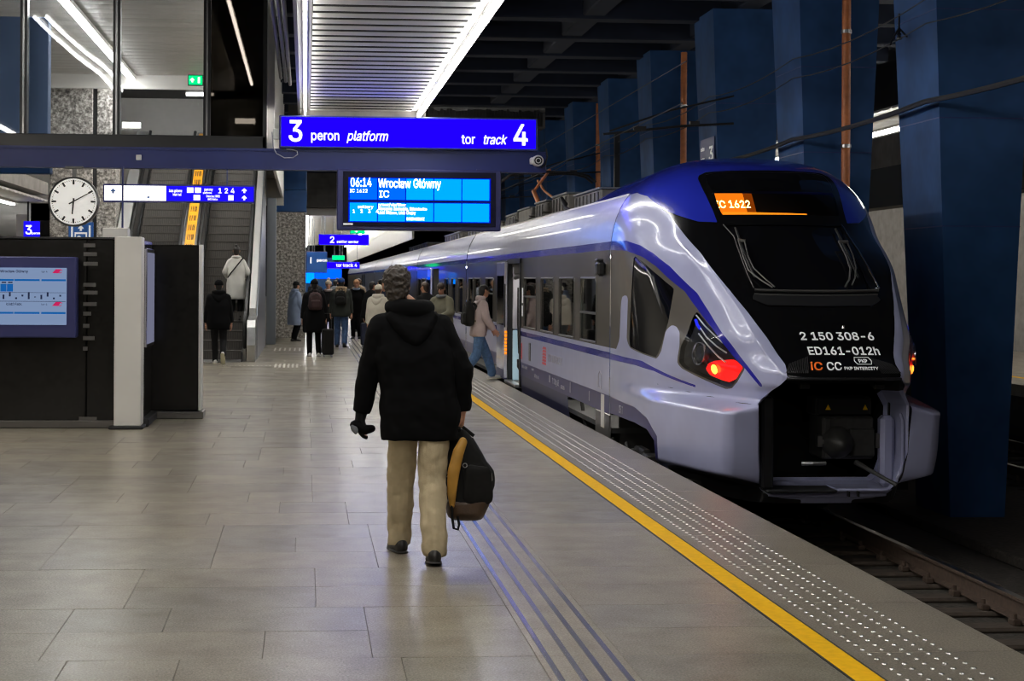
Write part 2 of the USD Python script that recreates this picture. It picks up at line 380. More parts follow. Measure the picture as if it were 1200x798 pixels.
# ---------------------------------------------------------------- track
RZ = -.76
struct('track_bed', cat([box(EDGE - .1, 12.2, -14, 170, -1.3, -.99), box(6.75, 9.0, -14, 170, -.99, -.88, .02)]), 'ballast', 'dark track bed beside the platform')
def railtrack(xc, label, y0, y1, n0, n1):
    T = thing('railway_track', label, 'track', (xc, 8, -.99))
    for sx in (-.75, .75):
        x = xc + sx
        prof = [(x - .07, RZ - .172), (x + .07, RZ - .172), (x + .07, RZ - .16), (x + .012, RZ - .14), (x + .012, RZ - .04), (x + .036, RZ - .028), (x + .036, RZ - .006), (x + .03, RZ - .0005), (x - .03, RZ - .0005), (x - .036, RZ - .006), (x - .036, RZ - .028), (x - .012, RZ - .04), (x - .012, RZ - .14), (x - .07, RZ - .16)]
        r = part(T, 'rail', prism(prof, y0, y1, 'y'), 'rail_rust')
        part(r, 'running_surface', box(x - .03, x + .03, y0, y1, RZ - .0005, RZ + .001), 'rail_top', label='polished top of the rail')
    for k in range(n0, n1):
        y = 8 + k * .62
        s = part(T, 'sleeper', box(xc - 1.28, xc + 1.28, y - .12, y + .12, -1.0, RZ - .19, .02), 'sleeper')
        fs = []
        for sx in (-.75, .75):
            for d in (-.105, .105): fs += [cbox((xc + sx + d, y, RZ - .165), (.07, .11, .05), .01), lathe([(0, .05), (.018, .05), (.018, 0), (.03, 0), (.03, -.02), (0, -.02)], (xc + sx + d, y, RZ - .15), 8)]
        part(s, 'fastenings', cat(fs), 'rail_rust', kind='stuff')
railtrack(4.90, 'rusty railway track with one bright rail below the train nose', -10, 60, -3, 22)
railtrack(10.4, 'dark railway track behind the blue columns', -10, 120, 0, 40)

# ---------------------------------------------------------------- blue columns, pipes
CY = [18.45, 23.6, 28.6, 33.9, 38.7, 43.9, 49.0, 54.1, 59.2, 64.3]
words_ = ['nearest wide blue concrete column at the right edge of the photo', 'second blue concrete column, behind the train windscreen, carrying an orange pipe', 'third blue concrete column with a white number 3 sign', 'fourth blue concrete column with an orange pipe on its front',
          'fifth blue concrete column beyond the number 3 sign', 'sixth blue concrete column with a thin orange pipe, over the pantograph', 'dim seventh blue column behind the sign gantry', 'dim eighth blue column far down the track', 'dim ninth blue column far down the track', 'last dim blue column far down the track']
for i, y in enumerate(CY):
    v, f = box(-1, 1, 0, 1, 0, 1); zt = 6.35 if i != 2 else 6.35
    V = []
    for (a, b, c) in v:
        hw = .31 if c < .5 else .60
        V.append((7.46 + a * hw, y + b * (1.05 if c < .5 else 1.3) - (.0 if c < .5 else .12) * (1 - b) , -.9 if c < .5 else zt))
    T = thing('blue_column', words_[i], 'column', (7.46, y + .5, -.9))
    part(T, 'shaft', (np.array(V), f), 'blue_column')
    V2 = np.array(V)
    for z in (2.35, 3.55, 4.75):                               # recessed casting joints, as slim raised lips
        t = (z + .9) / (zt + .9); hw = .31 + (.60 - .31) * t + .004
        part(T, 'casting_joint', box(7.46 - hw, 7.46 + hw, y - .12 * t - .004, y + 1.05 + .13 * t + .004, z - .006, z + .006), 'blue_beam')
pl = ['orange drain pipe on the second blue column, just right of the train', 'orange drain pipe on the fourth blue column, beside the number 3 sign', 'thin orange drain pipe above the pantograph']
for k, i in enumerate((1, 3, 5)):
    y = CY[i] - .24; x = 7.52
    T = thing('drain_pipe', pl[k], 'pipe', (x, y, -.9))
    part(T, 'pipe', tube([(x, y, -.9), (x, y, 2), (x, y, 4.4), (x, y, 6.3)], .062, 12), 'pipe_orange', smooth=40)
    for z in (1.0, 3.6, 5.2): part(T, 'clamp', lathe([(.064, 0), (.075, 0), (.075, .05), (.064, .05)], (x, y, z), 12), 'brushed_steel')
N3 = thing('number_sign', 'small white number 3 on the third blue column', 'sign', (6.92, 29.1, 3.7))
part(N3, 'plate', box(6.925, 6.935, 28.62, 29.62, 3.70, 4.2), 'blue_beam')
part(N3, 'numeral', text_x('3', 6.925, 29.02, 3.80, .24, bold=True, squeeze=1.6), 'white_print'); part(N3, 'lettering', cat([text_x('sektor', 6.925, 29.60, 4.0, .07), text_x('sector', 6.925, 29.60, 3.82, .07)]), 'white_print')

# ---------------------------------------------------------------- concrete ceiling above the tracks
CE = '/World/' + numbered('/World', 'ceiling'); UsdGeom.Xform.Define(stage, CE); tag(stage.GetPrimAtPath(CE), 'dark concrete ceiling with cross beams above the track', None, None, 'structure')
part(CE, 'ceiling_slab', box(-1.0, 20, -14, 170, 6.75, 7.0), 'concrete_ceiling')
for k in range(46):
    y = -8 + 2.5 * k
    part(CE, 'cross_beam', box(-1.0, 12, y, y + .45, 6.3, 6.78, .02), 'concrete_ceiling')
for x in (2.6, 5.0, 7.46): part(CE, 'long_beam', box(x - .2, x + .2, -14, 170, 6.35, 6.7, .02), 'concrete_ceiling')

# ---------------------------------------------------------------- slatted metal ceiling over the platform
CM = '/World/' + numbered('/World', 'ceiling'); UsdGeom.Xform.Define(stage, CM); tag(stage.GetPrimAtPath(CM), 'slatted metal ceiling over the platform', None, None, 'structure')
def slat(x0, x1, y, w, z):
    g = .012
    prof = [(y + g, z + .05), (y + g, z + .022)] + [(y + g + (w - 2 * g) * t, z + .022 - .022 * (1 - (2 * t - 1) ** 2) ** .5) for t in (.06, .2, .35, .5, .65, .8, .94)] + [(y + w - g, z + .022), (y + w - g, z + .05)]
    return prism(prof, x0, x1, 'x')
part(CM, 'backing', box(.04, 1.74, -14, 27.9, 4.53, 4.56), 'black_edge')
y = 15.0
while y < 27.6:
    part(CM, 'slat', slat(.06, 1.70, y, .43, 4.46), 'slat_metal'); part(CM, 'joint', box(.06, 1.70, y - .006, y + .006, 4.457, 4.49), 'joint_dark'); y += .43
part(CM, 'hidden_slats', cat([slat(.06, 1.70, 15.0 - .43 * k, .43, 4.46) for k in range(1, 60)]), 'slat_metal', kind='stuff')
part(CM, 'end_fascia', box(-.1, 1.95, 27.9, 28.0, 4.30, 4.75), 'concrete_grey')
part(CM, 'lamp_trough', cat([box(-.10, .05, -14, 27.9, 4.49, 4.6), box(-.14, -.10, -14, 27.9, 4.40, 4.6)]), 'grey_frame'); part(CM, 'lamp_trough', cat([box(1.72, 1.92, -14, 27.9, 4.49, 4.6), box(1.91, 1.93, -14, 27.9, 4.47, 4.6)]), 'lamp_housing')
for s, (x, side) in enumerate(((-.02, 'left'), (1.83, 'right'))):
    for k in range(8):
        y = 16.0 + k * 1.48
        T = thing('ceiling_lamp', f'{ORD[k]} white tube lamp from the near end, {side} edge of metal ceiling', 'lamp', (x, y, 4.38))
        part(T, 'housing', box(x - .03, x + .03, y + .01, y + 1.46, 4.445, 4.49, .008), 'grey_frame')
        rr = .014 if s == 0 else .034
        part(T, 'tube', tube([(x, y + .03, 4.40), (x, y + .7, 4.40), (x, y + 1.44, 4.40)], rr, 8), 'tube_light', smooth=40)
        part(T, 'end_cap', cat([box(x - rr, x + rr, y, y + .03, 4.40 - rr, 4.44), box(x - rr, x + rr, y + 1.44, y + 1.47, 4.40 - rr, 4.44)]), 'lamp_housing')
for x, lb in ((-.02, 'left'), (1.83, 'right')):      # unseen rows assumed above and behind the camera, lighting the foreground
    T = thing('lamp_row', f'unseen near part of the white lamp row on the {lb} edge of the metal ceiling', 'lamp', (x, 2, 4.37)); part(T, 'tube', box(x - .03, x + .03, -12, 15.95, 4.37, 4.42, .01), 'tube_light'); part(T, 'channel', box(x - .03, x + .03, -12, 15.95, 4.43, 4.49), 'grey_frame')
# corrugated concrete cross beam behind the sign
ridges = [box(-.3, 3.95, 28.1, 28.6, 4.25, 4.58)]
for k in range(40): ridges.append(prism([(1.95 + k * .05, 28.02), (1.97 + k * .05, 28.1), (2.0 + k * .05, 28.1)], 4.27, 4.55 - .05 * rnd.random(), 'z'))
single('concrete_beam', cat(ridges), 'concrete_dark', 'dark ribbed concrete cross beam just above the illuminated platform sign', 'beam')

# ---------------------------------------------------------------- blue gantry with the signs
single('gantry_beam', cat([box(-9.5, 3.68, 26.05, 26.45, 3.39, 3.69, .01), box(-9.5, 3.68, 26.03, 26.07, 3.66, 3.70), box(-9.5, 3.68, 26.03, 26.07, 3.38, 3.415)]), 'blue_beam', 'long dark blue steel beam spanning the platform, carrying signs and clock', 'beam')
S = thing('platform_sign', 'illuminated blue sign reading 3 peron platform and tor track 4', 'sign', (1.55, 26, 3.70))
part(S, 'case', box(-.41, 3.53, 25.93, 26.18, 3.705, 4.20, .012), 'sign_frame')
part(S, 'face', box(-.375, 3.495, 25.915, 25.93, 3.735, 4.172), 'sign_blue')
part(S, 'lettering', cat([text_y('3', -.29, 25.915, 3.81, .31, bold=True, squeeze=.9), text_y('peron', .06, 25.915, 3.83, .14, bold=True, squeeze=.84), text_y('platform', .605, 25.915, 3.83, .14, bold=True, italic=.2, squeeze=.82),
                          text_y('tor', 2.355, 25.915, 3.80, .14, bold=True, squeeze=.84), text_y('track', 2.68, 25.915, 3.80, .14, bold=True, italic=.2, squeeze=.78), text_y('4', 3.13, 25.915, 3.79, .31, bold=True, squeeze=.92)]), 'sign_white', kind='stuff')
B = thing('departure_board', 'hanging blue departure board showing 06:14 and a destination', 'board', (1.71, 26, 2.46))
part(B, 'case', box(.47, 2.97, 25.93, 26.25, 2.47, 3.40, .015), 'board_frame')
part(B, 'screen', box(.56, 2.89, 25.905, 25.935, 2.53, 3.36, .006), 'board_black')
xs = np.linspace(.655, 2.795, 6)
for r, (z0, z1) in enumerate(((2.935, 3.255), (2.605, 2.885))):
    for k in range(5):
        m = ('lcd_blue' if (r == 0 and k < 2) else 'lcd_cyan')
        part(B, 'display_panel', cat([box(xs[k] + .008, xs[k + 1] - .008, 25.895, 25.908, z0, z1, .004)]), m)
part(B, 'panel_gaps', cat([box(.64, 2.81, 25.9, 25.905, 2.59, 2.90), box(.64, 2.81, 25.9, 25.905, 2.92, 3.27)]), 'lcd_deep')
L = [text_y('06:14', .665, 25.895, 3.13, .13, bold=True, squeeze=.64), text_y('Wrocław Główny', 1.09, 25.895, 3.12, .13, bold=True, squeeze=.66), text_y('IC 1622', .66, 25.895, 3.04, .05), text_y('IC', 1.10, 25.895, 2.97, .10, bold=True),
     text_y('sektory', .78, 25.895, 2.80, .05), text_y('1    2    3    4', .70, 25.895, 2.73, .05, bold=True), text_y('przez/via/über', 1.09, 25.895, 2.835, .045, bold=True), text_y('Warszawa Zachodnia, Skierniewice', 1.09, 25.895, 2.775, .045, bold=True, squeeze=.72), text_y('Łódź Widzew, Łódź Chojny', 1.09, 25.895, 2.715, .045, bold=True, squeeze=.72), text_y('BRZMIESZ', 1.52, 25.895, 2.625, .04, bold=True)]
part(B, 'display_text', cat(L), 'lcd_text', kind='stuff'); part(B, 'maker_plate', box(.565, .71, 25.895, 25.91, 2.545, 2.575), 'white_print')
part(B, 'hanger', cat([box(.7, .78, 26.0, 26.2, 3.38, 3.42), box(2.6, 2.68, 26.0, 26.2, 3.38, 3.42)]), 'board_frame')
C = thing('platform_clock', 'round white station clock with black hands, hung under the blue beam', 'clock', (-3.47, 26, 2.48))
ang = lambda a, r: (-3.47 + r * math.sin(a), 2.86 + r * math.cos(a))
part(C, 'case', xf(lathe([(0, -.09), (.35, -.09), (.375, -.06), (.375, .06), (.35, .075), (.345, .06), (0, .06)], n=48), tr(-3.47, 25.95, 2.86) @ rotx(pi / 2)), 'clock_rim', smooth=40)
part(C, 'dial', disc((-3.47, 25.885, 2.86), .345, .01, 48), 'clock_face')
tk = []
for k in range(60):
    a = k * pi / 30; big = k % 5 == 0; r1, r2_, w = (.255, .325, .014) if big else (.305, .322, .004)
    c0, c1 = ang(a, r1), ang(a, r2_); d = (math.cos(a) * w / 1, -math.sin(a) * w / 1)
    tk.append(prism([(c0[0] - d[0], c0[1] - d[1]), (c0[0] + d[0], c0[1] + d[1]), (c1[0] + d[0], c1[1] + d[1]), (c1[0] - d[0], c1[1] - d[1])], 25.878, 25.886, 'y'))
part(C, 'minute_marks', cat(tk), 'black_paint', kind='stuff')
def hand(a, l0, l1, w0, w1, y):
    c0, c1 = ang(a, -l0), ang(a, l1); d = (math.cos(a), -math.sin(a))
    return prism([(c0[0] - d[0] * w0, c0[1] - d[1] * w0), (c0[0] + d[0] * w0, c0[1] + d[1] * w0), (c1[0] + d[0] * w1, c1[1] + d[1] * w1), (c1[0] - d[0] * w1, c1[1] - d[1] * w1)], y - .004, y, 'y')
part(C, 'hour_hand', hand(math.radians(185), .05, .19, .013, .010, 25.872), 'black_paint'); part(C, 'minute_hand', hand(math.radians(61), .075, .29, .010, .006, 25.866), 'black_paint')
part(C, 'mount', cat([box(-3.50, -3.44, 25.93, 25.99, 3.22, 3.39), box(-3.60, -3.34, 25.9, 26.1, 3.36, 3.39)]), 'clock_rim')
D = thing('direction_sign', 'long hanging sign, half white and half blue, with numbers 1 2 4', 'sign', (-1.9, 26, 2.86))
part(D, 'case', box(-3.04, -.77, 25.94, 26.06, 2.86, 3.135, .008), 'sign_frame')
part(D, 'white_face', cat([box(-3.02, -2.76, 25.93, 25.945, 2.885, 3.11), box(-2.735, -2.10, 25.93, 25.945, 2.885, 3.11)]), 'sign_white'); part(D, 'blue_face', box(-2.10, -.79, 25.93, 25.945, 2.885, 3.11), 'sign_blue_dim')
def arrow(x, z, s, y=25.93, curved=False):
    P = [(x - .2 * s, z), (x + .2 * s, z), (x + .2 * s, z + .5 * s), (x + .5 * s, z + .35 * s), (x + .5 * s, z + .6 * s), (x, z + 1.05 * s), (x - .5 * s, z + .6 * s), (x - .5 * s, z + .35 * s), (x - .2 * s, z + .5 * s)]
    return prism([(a, b) for a, b in P], y - .004, y, 'y')
part(D, 'sign_lettering', cat([text_y('Sala główna', -2.06, 25.93, 3.02, .04, bold=True, squeeze=.62), text_y('Main hall', -2.0, 25.93, 2.965, .035, bold=True, squeeze=.62), box(-1.79, -1.69, 25.926, 25.93, 3.01, 3.09), box(-1.67, -1.58, 25.926, 25.93, 3.01, 3.09), box(-1.69, -1.59, 25.926, 25.93, 2.90, 2.98),
      text_y('perony', -1.53, 25.93, 3.045, .04, bold=True, squeeze=.7), text_y('platforms', -1.55, 25.93, 3.0, .03, bold=True, squeeze=.7), text_y('1 2 4', -1.33, 25.93, 3.01, .075, bold=True), text_y('Dworzec WKD', -1.50, 25.93, 2.945, .035, bold=True, squeeze=.62), text_y('WKD Station', -1.48, 25.93, 2.90, .03, bold=True, squeeze=.62), box(-1.17, -1.09, 25.926, 25.93, 2.90, 2.98), arrow(-.93, 3.015, .07), arrow(-.93, 2.905, .07)]), 'sign_white', kind='stuff')
part(D, 'dark_marks', cat([arrow(-2.89, 2.99, .07), box(-2.38, -2.35, 25.926, 25.93, 2.925, 2.95)]), 'lift_blue')
part(D, 'hanger', cat([box(-2.76, -2.735, 25.92, 25.96, 2.42, 3.40), box(-1.2, -1.18, 25.98, 26.0, 3.13, 3.40)]), 'blue_beam')
K = thing('surveillance_camera', 'small white surveillance camera at the right end of the blue beam', 'camera', (3.5, 26, 3.45))
part(K, 'body', cat([lathe([(0, -.02), (.075, -.02), (.085, .0), (.085, .14), (.07, .16), (0, .16)], n=20, M=tr(3.53, 25.86, 3.55) @ rotx(-pi / 2)), box(3.42, 3.50, 25.86, 26.03, 3.50, 3.60, .01)]), 'cctv', smooth=40)
part(K, 'lens', cat([disc((3.53, 25.835, 3.55), .062, .01, 20)]), 'black_paint'); part(K, 'lens_ring', lathe([(.03, 0), (.042, 0), (.042, .01), (.03, .01)], n=20, M=tr(3.53, 25.834, 3.55) @ rotx(-pi / 2)), 'cctv')
part(K, 'cable', tube([(3.6, 26.02, 3.45), (3.66, 26.0, 3.5), (3.69, 26.0, 3.62), (3.68, 26.05, 3.75)], .012, 6), 'cable')
single('junction_box', box(-2.56, -2.48, 26.0, 26.04, 3.50, 3.58, .006), 'cctv', 'tiny white junction box on the blue beam above the direction sign', 'box')
W = thing('loose_cable', 'thin loose grey cable hanging in a loop below the left end of the platform sign', 'cable', (-.2, 25.95, 3.5))
part(W, 'wire', tube([(-.52, 26.0, 3.95), (-.5, 25.97, 3.72), (-.45, 25.96, 3.62), (-.33, 25.95, 3.555), (-.2, 25.95, 3.56), (-.13, 25.96, 3.61), (-.14, 25.97, 3.66), (-.2, 25.98, 3.68), (-.3, 25.99, 3.69)], .008, 6), 'grey_print')

# ---------------------------------------------------------------- black stone information wall, kiosk pillar, screen
I = thing('information_wall', 'black polished stone information wall with white end pillar', 'wall', (-3.4, 20, 0))
part(I, 'stone_slab', box(-4.27, -2.5, 19.75, 20.3, .09, 2.16, .01), 'black_stone'); part(I, 'stone_slab', box(-7.0, -4.28, 19.75, 20.3, .09, 2.16, .01), 'black_stone'); part(I, 'stone_slab', box(-2.49, -2.17, 19.78, 20.3, .09, 2.16, .006), 'black_stone')
part(I, 'cap', box(-7.0, -2.15, 19.74, 20.3, 2.165, 2.185), 'dark_metal')
part(I, 'pillar', box(-2.165, -1.86, 19.62, 19.95, .035, 2.19, .008), 'panel_white', label='white painted end pillar'); part(I, 'pillar_foot', box(-2.22, -1.83, 19.58, 20.1, 0, .035, .008), 'dark_metal')
part(I, 'plinth', box(-7.0, -2.17, 19.73, 20.3, 0, .09, .01), 'plinth_steel', label='steel plinth')
part(I, 'side_panel', box(-2.16, -1.875, 19.95, 21.1, .09, 2.16, .008), 'black_stone'); part(I, 'side_plinth', box(-2.16, -1.80, 19.95, 21.1, 0, .09, .01), 'dark_metal')
part(I, 'rear_slab', box(-1.90, -1.305, 21.1, 21.5, .10, 2.13, .01), 'black_stone', label='black rear stone panel'); part(I, 'rear_edge', box(-1.305, -1.27, 21.09, 21.5, .10, 2.135, .005), 'panel_white'); part(I, 'rear_plinth', box(-1.92, -1.24, 21.06, 21.5, 0, .09, .01), 'plinth_steel')
part(I, 'uplight_box', box(-2.42, -2.12, 20.6, 20.9, 2.13, 2.32, .01), 'panel_white', label='pale box on top of the wall')
for z, w in ((2.09, .13), (1.99, .15), (1.88, .16), (1.64, .14), (1.55, .16), (1.42, .15), (1.31, .09), (1.17, .07), (1.03, .13), (.91, .05), (-.0, 0)):
    if w: part(I, 'label_tab', box(-2.53 - w * .0, -2.53 + w, 19.742, 19.751, z - .022, z + .022), 'grey_frame')
part(I, 'label_tab', box(-2.57, -2.37, 19.742, 19.751, .09, .13), 'grey_frame')
part(I, 'screen_case', box(-5.4, -2.585, 19.55, 19.75, 1.04, 1.955, .012), 'board_frame', label='dark blue screen housing')
_part = part
def part(p_, n_, m_, *a_, **k_): return _part(p_, n_, xf(m_, tr(.02, 0, -.105)), *a_, **k_)
Q = thing('information_screen', 'lit train composition screen in a dark blue housing on the black wall', 'screen', (-3.6, 19.55, 1.24))
part(Q, 'panel', box(-5.1, -2.71, 19.535, 19.55, 1.29, 1.935, .004), 'screen_pale')
bl = []
for z in (1.795, 1.425):
    for x0, x1 in ((-3.55, -3.30), (-3.29, -3.01), (-2.99, -2.72), (-4.4, -3.56)): bl.append(box(x0, x1, 19.531, 19.535, z - .011, z + .011))
for k in range(9): bl.append(box(-3.30 - (k + 1) * .072, -3.30 - k * .072 - .006, 19.531, 19.535, 1.665, 1.75))
for k in range(5): bl.append(box(-3.52 - (k + 1) * .072, -3.52 - k * .072 - .006, 19.531, 19.535, 1.30, 1.375))
part(Q, 'train_diagram', cat(bl), 'screen_blue', kind='stuff')
ik = [text_y('Wrocław Główny', -3.45, 19.535, 1.88, .028, bold=True), text_y('tor 4', -2.99, 19.535, 1.88, .022), text_y('Łódź Fabr.', -3.38, 19.535, 1.512, .026, bold=True), text_y('tor 4', -2.99, 19.535, 1.512, .022), box(-5.0, -2.72, 19.531, 19.535, 1.652, 1.656), box(-5.0, -2.72, 19.531, 19.535, 1.553, 1.558)]
for k in range(9): ik.append(box(-3.31 - k * .072 - .05, -3.31 - k * .072, 19.531, 19.535, 1.76, 1.775)); ik.append(box(-3.53 - k * .072 - .05, -3.53 - k * .072, 19.531, 19.535, 1.385, 1.40))
for k in range(14): ik.append(box(-3.7 + k * .07, -3.68 + k * .07, 19.531, 19.535, 1.58 + .03 * (k % 2), 1.60 + .03 * (k % 3)))
part(Q, 'screen_text', cat(ik), 'screen_ink', kind='stuff')
part(Q, 'operator_mark', cat([prism([(-2.87 + dx, z), (-2.80 + dx, z), (-2.77 + dx, z + .045), (-2.83 + dx, z + .045)], 19.531, 19.535, 'y') for z in (1.875, 1.505) for dx in (0,)] + [text_y('IC', -2.83, 19.531, z, .04, bold=True, italic=.25) for z in (1.875, 1.505)]), 'screen_red')
part = _part
PC = thing('poster_case', 'tall narrow poster case on the side of the white pillar', 'poster', (-1.84, 20.5, .9))
part(PC, 'frame', box(-1.875, -1.835, 20.02, 20.98, .91, 2.07, .01), 'polished_steel'); 
for a, b in ((20.06, 20.32), (20.34, 20.66), (20.68, 20.95)): part(PC, 'poster_sheet', box(-1.835, -1.830, a, b, .95, 2.02), 'poster_glow')

# ---------------------------------------------------------------- upper hall with glass wall
W1 = '/World/' + numbered('/World', 'window_1'); UsdGeom.Xform.Define(stage, W1); tag(stage.GetPrimAtPath(W1), 'glass wall of the upper hall above the blue beam', None, None, 'structure')
def wx(px): return (px - 358) / 2000 * 26.3 * 1.003
part(W1, 'bottom_frame', box(-9.5, wx(312), 26.2, 26.55, 3.68, 3.90, .01), 'black_paint')
mull = [-8.6, -6.6, wx(34), wx(139.5), wx(243)]
for x in mull:
    part(W1, 'mullion', cat([box(x - .055, x - .02, 26.22, 26.4, 3.9, 7.0), box(x + .02, x + .055, 26.22, 26.4, 3.9, 7.0), box(x - .02, x + .02, 26.27, 26.34, 3.9, 7.0)]), 'black_paint'); part(W1, 'steel_bead', box(x - .012, x + .012, 26.205, 26.23, 3.9, 7.0), 'brushed_steel')
for a, b in zip(mull[:-1], mull[1:]): part(W1, 'pane', box(a + .03, b - .03, 26.29, 26.30, 3.9, 7.0), 'hall_glass')
part(W1, 'dark_pane', box(mull[-1] + .03, wx(312) - .03, 26.29, 26.30, 3.9, 7.0), 'dark_glass', label='dark tinted end pane'); part(W1, 'end_post', box(wx(312) - .06, wx(312), 26.2, 26.5, 3.68, 7.0), 'black_paint')
struct('wall_hall', cat([box(wx(312) - .06, wx(312), 26.5, 46, 3.9, 6.75), box(-9.6, -.6, 46, 46.3, 3.7, 6.75), box(-9.8, -9.5, 26, 60, -.2, 7.0)]), 'white_paint', 'grey back wall of the upper hall')
CH = '/World/' + numbered('/World', 'ceiling'); UsdGeom.Xform.Define(stage, CH); tag(stage.GetPrimAtPath(CH), 'slatted metal ceiling of the upper hall', None, None, 'structure')
part(CH, 'backing', box(-9.5, -.62, 26.3, 46, 6.52, 6.6), 'black_edge')
y = 26.5
while y < 39: part(CH, 'slat', slat(-9.4, -1.65, y, .5, 6.30), 'slat_metal'); y += .5
part(CH, 'end_fascia', box(-9.4, -1.65, 39.0, 39.1, 6.0, 6.4), 'panel_white')
for k in range(6):
    y = 26.9 + 2.0 * k
    T = thing('hall_lamp', f'{ORD[k]} white tube lamp from the glass in the upper hall', 'lamp', (-3.93, y, 6.16))
    part(T, 'housing', box(-4.02, -3.84, y, y + 1.96, 6.21, 6.29, .006), 'lamp_housing'); part(T, 'tube', box(-3.99, -3.87, y + .03, y + 1.93, 6.17, 6.208, .006), 'tube_light')
for k in range(5):
    y = 27.2 + 2.6 * k
    T = thing('shaft_lamp', f'{ORD[k]} slim tube lamp from the dark glass in the escalator shaft', 'lamp', (-1.28, y, 6.2))
    part(T, 'housing', box(-1.33, -1.23, y, y + 2.5, 6.27, 6.31, .006), 'lamp_housing'); part(T, 'tube', box(-1.305, -1.255, y + .02, y + 2.48, 6.235, 6.272, .004), 'tube_light')
struct('floor_hall', cat([box(-9.5, -5.87, 29.0, 39.5, 3.60, 3.88), box(-4.35, -.8, 44.27, 46, 4.4, 4.6)]), 'concrete_grey', 'floor slab of the upper hall')
CU = '/World/' + numbered('/World', 'ceiling'); UsdGeom.Xform.Define(stage, CU); tag(stage.GetPrimAtPath(CU), 'slatted ceiling under the upper hall', None, None, 'structure')
for k in range(21): part(CU, 'slat', slat(-9.4, -5.88, 29.0 + .5 * k, .5, 3.44), 'slat_metal')
G = thing('granite_column', 'speckled granite clad column behind the clock, rising into the upper hall', 'column', (-5.1, 40.1, 0))
part(G, 'cladding', box(-5.84, -4.89, 39.6, 40.6, 0, 6.25, .01), 'rough_granite'); part(G, 'cladding', box(-4.79, -4.36, 39.65, 40.6, 0, 6.25, .01), 'rough_granite'); part(G, 'recess', box(-4.90, -4.78, 39.7, 40.5, 0, 6.25), 'dark_metal')
BC = single('blue_pier', box(-7.2, -4.02, 27.0, 27.3, 3.95, 5.78, .01), 'pale_blue', 'pale blue slab behind the leftmost glass pane of the upper hall', 'pier')  # slab set behind the glass to give its left panes a bluish tone
ES = thing('exit_sign', 'green emergency exit sign behind the upper hall glass', 'sign', (-2.4, 38, 5.9))
part(ES, 'case', box(-2.62, -2.28, 38.0, 38.08, 5.98, 6.22, .006), 'black_paint'); part(ES, 'face', box(-2.60, -2.30, 37.99, 38.0, 6.0, 6.2), 'exit_green'); part(ES, 'pictogram', cat([box(-2.40, -2.35, 37.985, 37.99, 6.03, 6.17), arrow(-2.52, 6.05, .1, 37.99)]), 'sign_white')
for lb, x, y, z, w in (('white rectangular lamp on the far wall of the upper hall, beside the exit sign', -2.75, 44.5, 6.45, .7), ('small white lamp low in the dark glass panel', -1.55, 43.5, 5.65, .5), ('small warm lamp on the far wall left of the exit sign', -4.5, 44.5, 5.6, .45)):
    T = thing('wall_lamp', lb, 'lamp', (x, y, z)); part(T, 'housing', box(x - w / 2 - .02, x + w / 2 + .02, y, y + .1, z - .02, z + .15, .006), 'lamp_housing'); part(T, 'diffuser', box(x - w / 2, x + w / 2, y - .03, y, z, z + .13, .006), 'tube_dim')
LS = thing('lift_sign', 'small blue lift sign with white pictogram, below the clock on the granite', 'sign', (-5.13, 39.55, 2.3))
lx = -5.13
part(LS, 'plate', box(lx - .28, lx + .28, 39.54, 39.6, 2.34, 2.99, .004), 'lift_blue')
part(LS, 'pictogram_print', cat([box(lx - .22, lx - .18, 39.53, 39.54, 2.4, 2.92), box(lx + .18, lx + .22, 39.53, 39.54, 2.4, 2.92), box(lx - .14, lx + .14, 39.53, 39.54, 2.72, 2.76), box(lx - .14, lx - .11, 39.53, 39.54, 2.4, 2.74), box(lx + .11, lx + .14, 39.53, 39.54, 2.4, 2.74), arrow(lx, 2.79, .12, 39.54), disc((lx - .04, 39.53, 2.64), .045, .008, 12), box(lx - .09, lx + .06, 39.53, 39.54, 2.45, 2.58)]), 'white_print')
BB = single('blue_fascia', box(-9.4, -4.22, 28.6, 28.9, 3.44, 3.86, .01), 'blue_column', 'blue fascia left of the clock under the upper hall', 'beam')
# left background below the beam
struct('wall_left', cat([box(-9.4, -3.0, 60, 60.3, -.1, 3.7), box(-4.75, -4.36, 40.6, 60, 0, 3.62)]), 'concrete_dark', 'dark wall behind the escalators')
KS = thing('small_platform_sign', 'small lit blue sign with number 3 at the far left under the upper hall', 'sign', (-6.3, 40, 2.6))
part(KS, 'face', box(-6.50, -6.13, 40.0, 40.06, 2.62, 3.02, .01), 'sign_blue_dim'); part(KS, 'lettering', cat([text_y('3', -6.47, 40.0, 2.72, .2, bold=True), text_y('peron', -6.31, 40.0, 2.72, .05, bold=True)]), 'sign_white'); part(KS, 'hanger', box(-6.42, -6.38, 40.02, 40.05, 3.02, 3.62), 'dark_metal')
single('lit_panel', box(-6.05, -5.45, 42, 42.08, 2.3, 3.15, .01), 'panel_white', 'pale wall panel left of the granite column', 'panel')
single('lit_panel', box(-7.0, -6.72, 42, 42.08, 2.6, 3.25, .01), 'panel_white', 'narrow pale wall panel beside the small number 3 sign', 'panel')

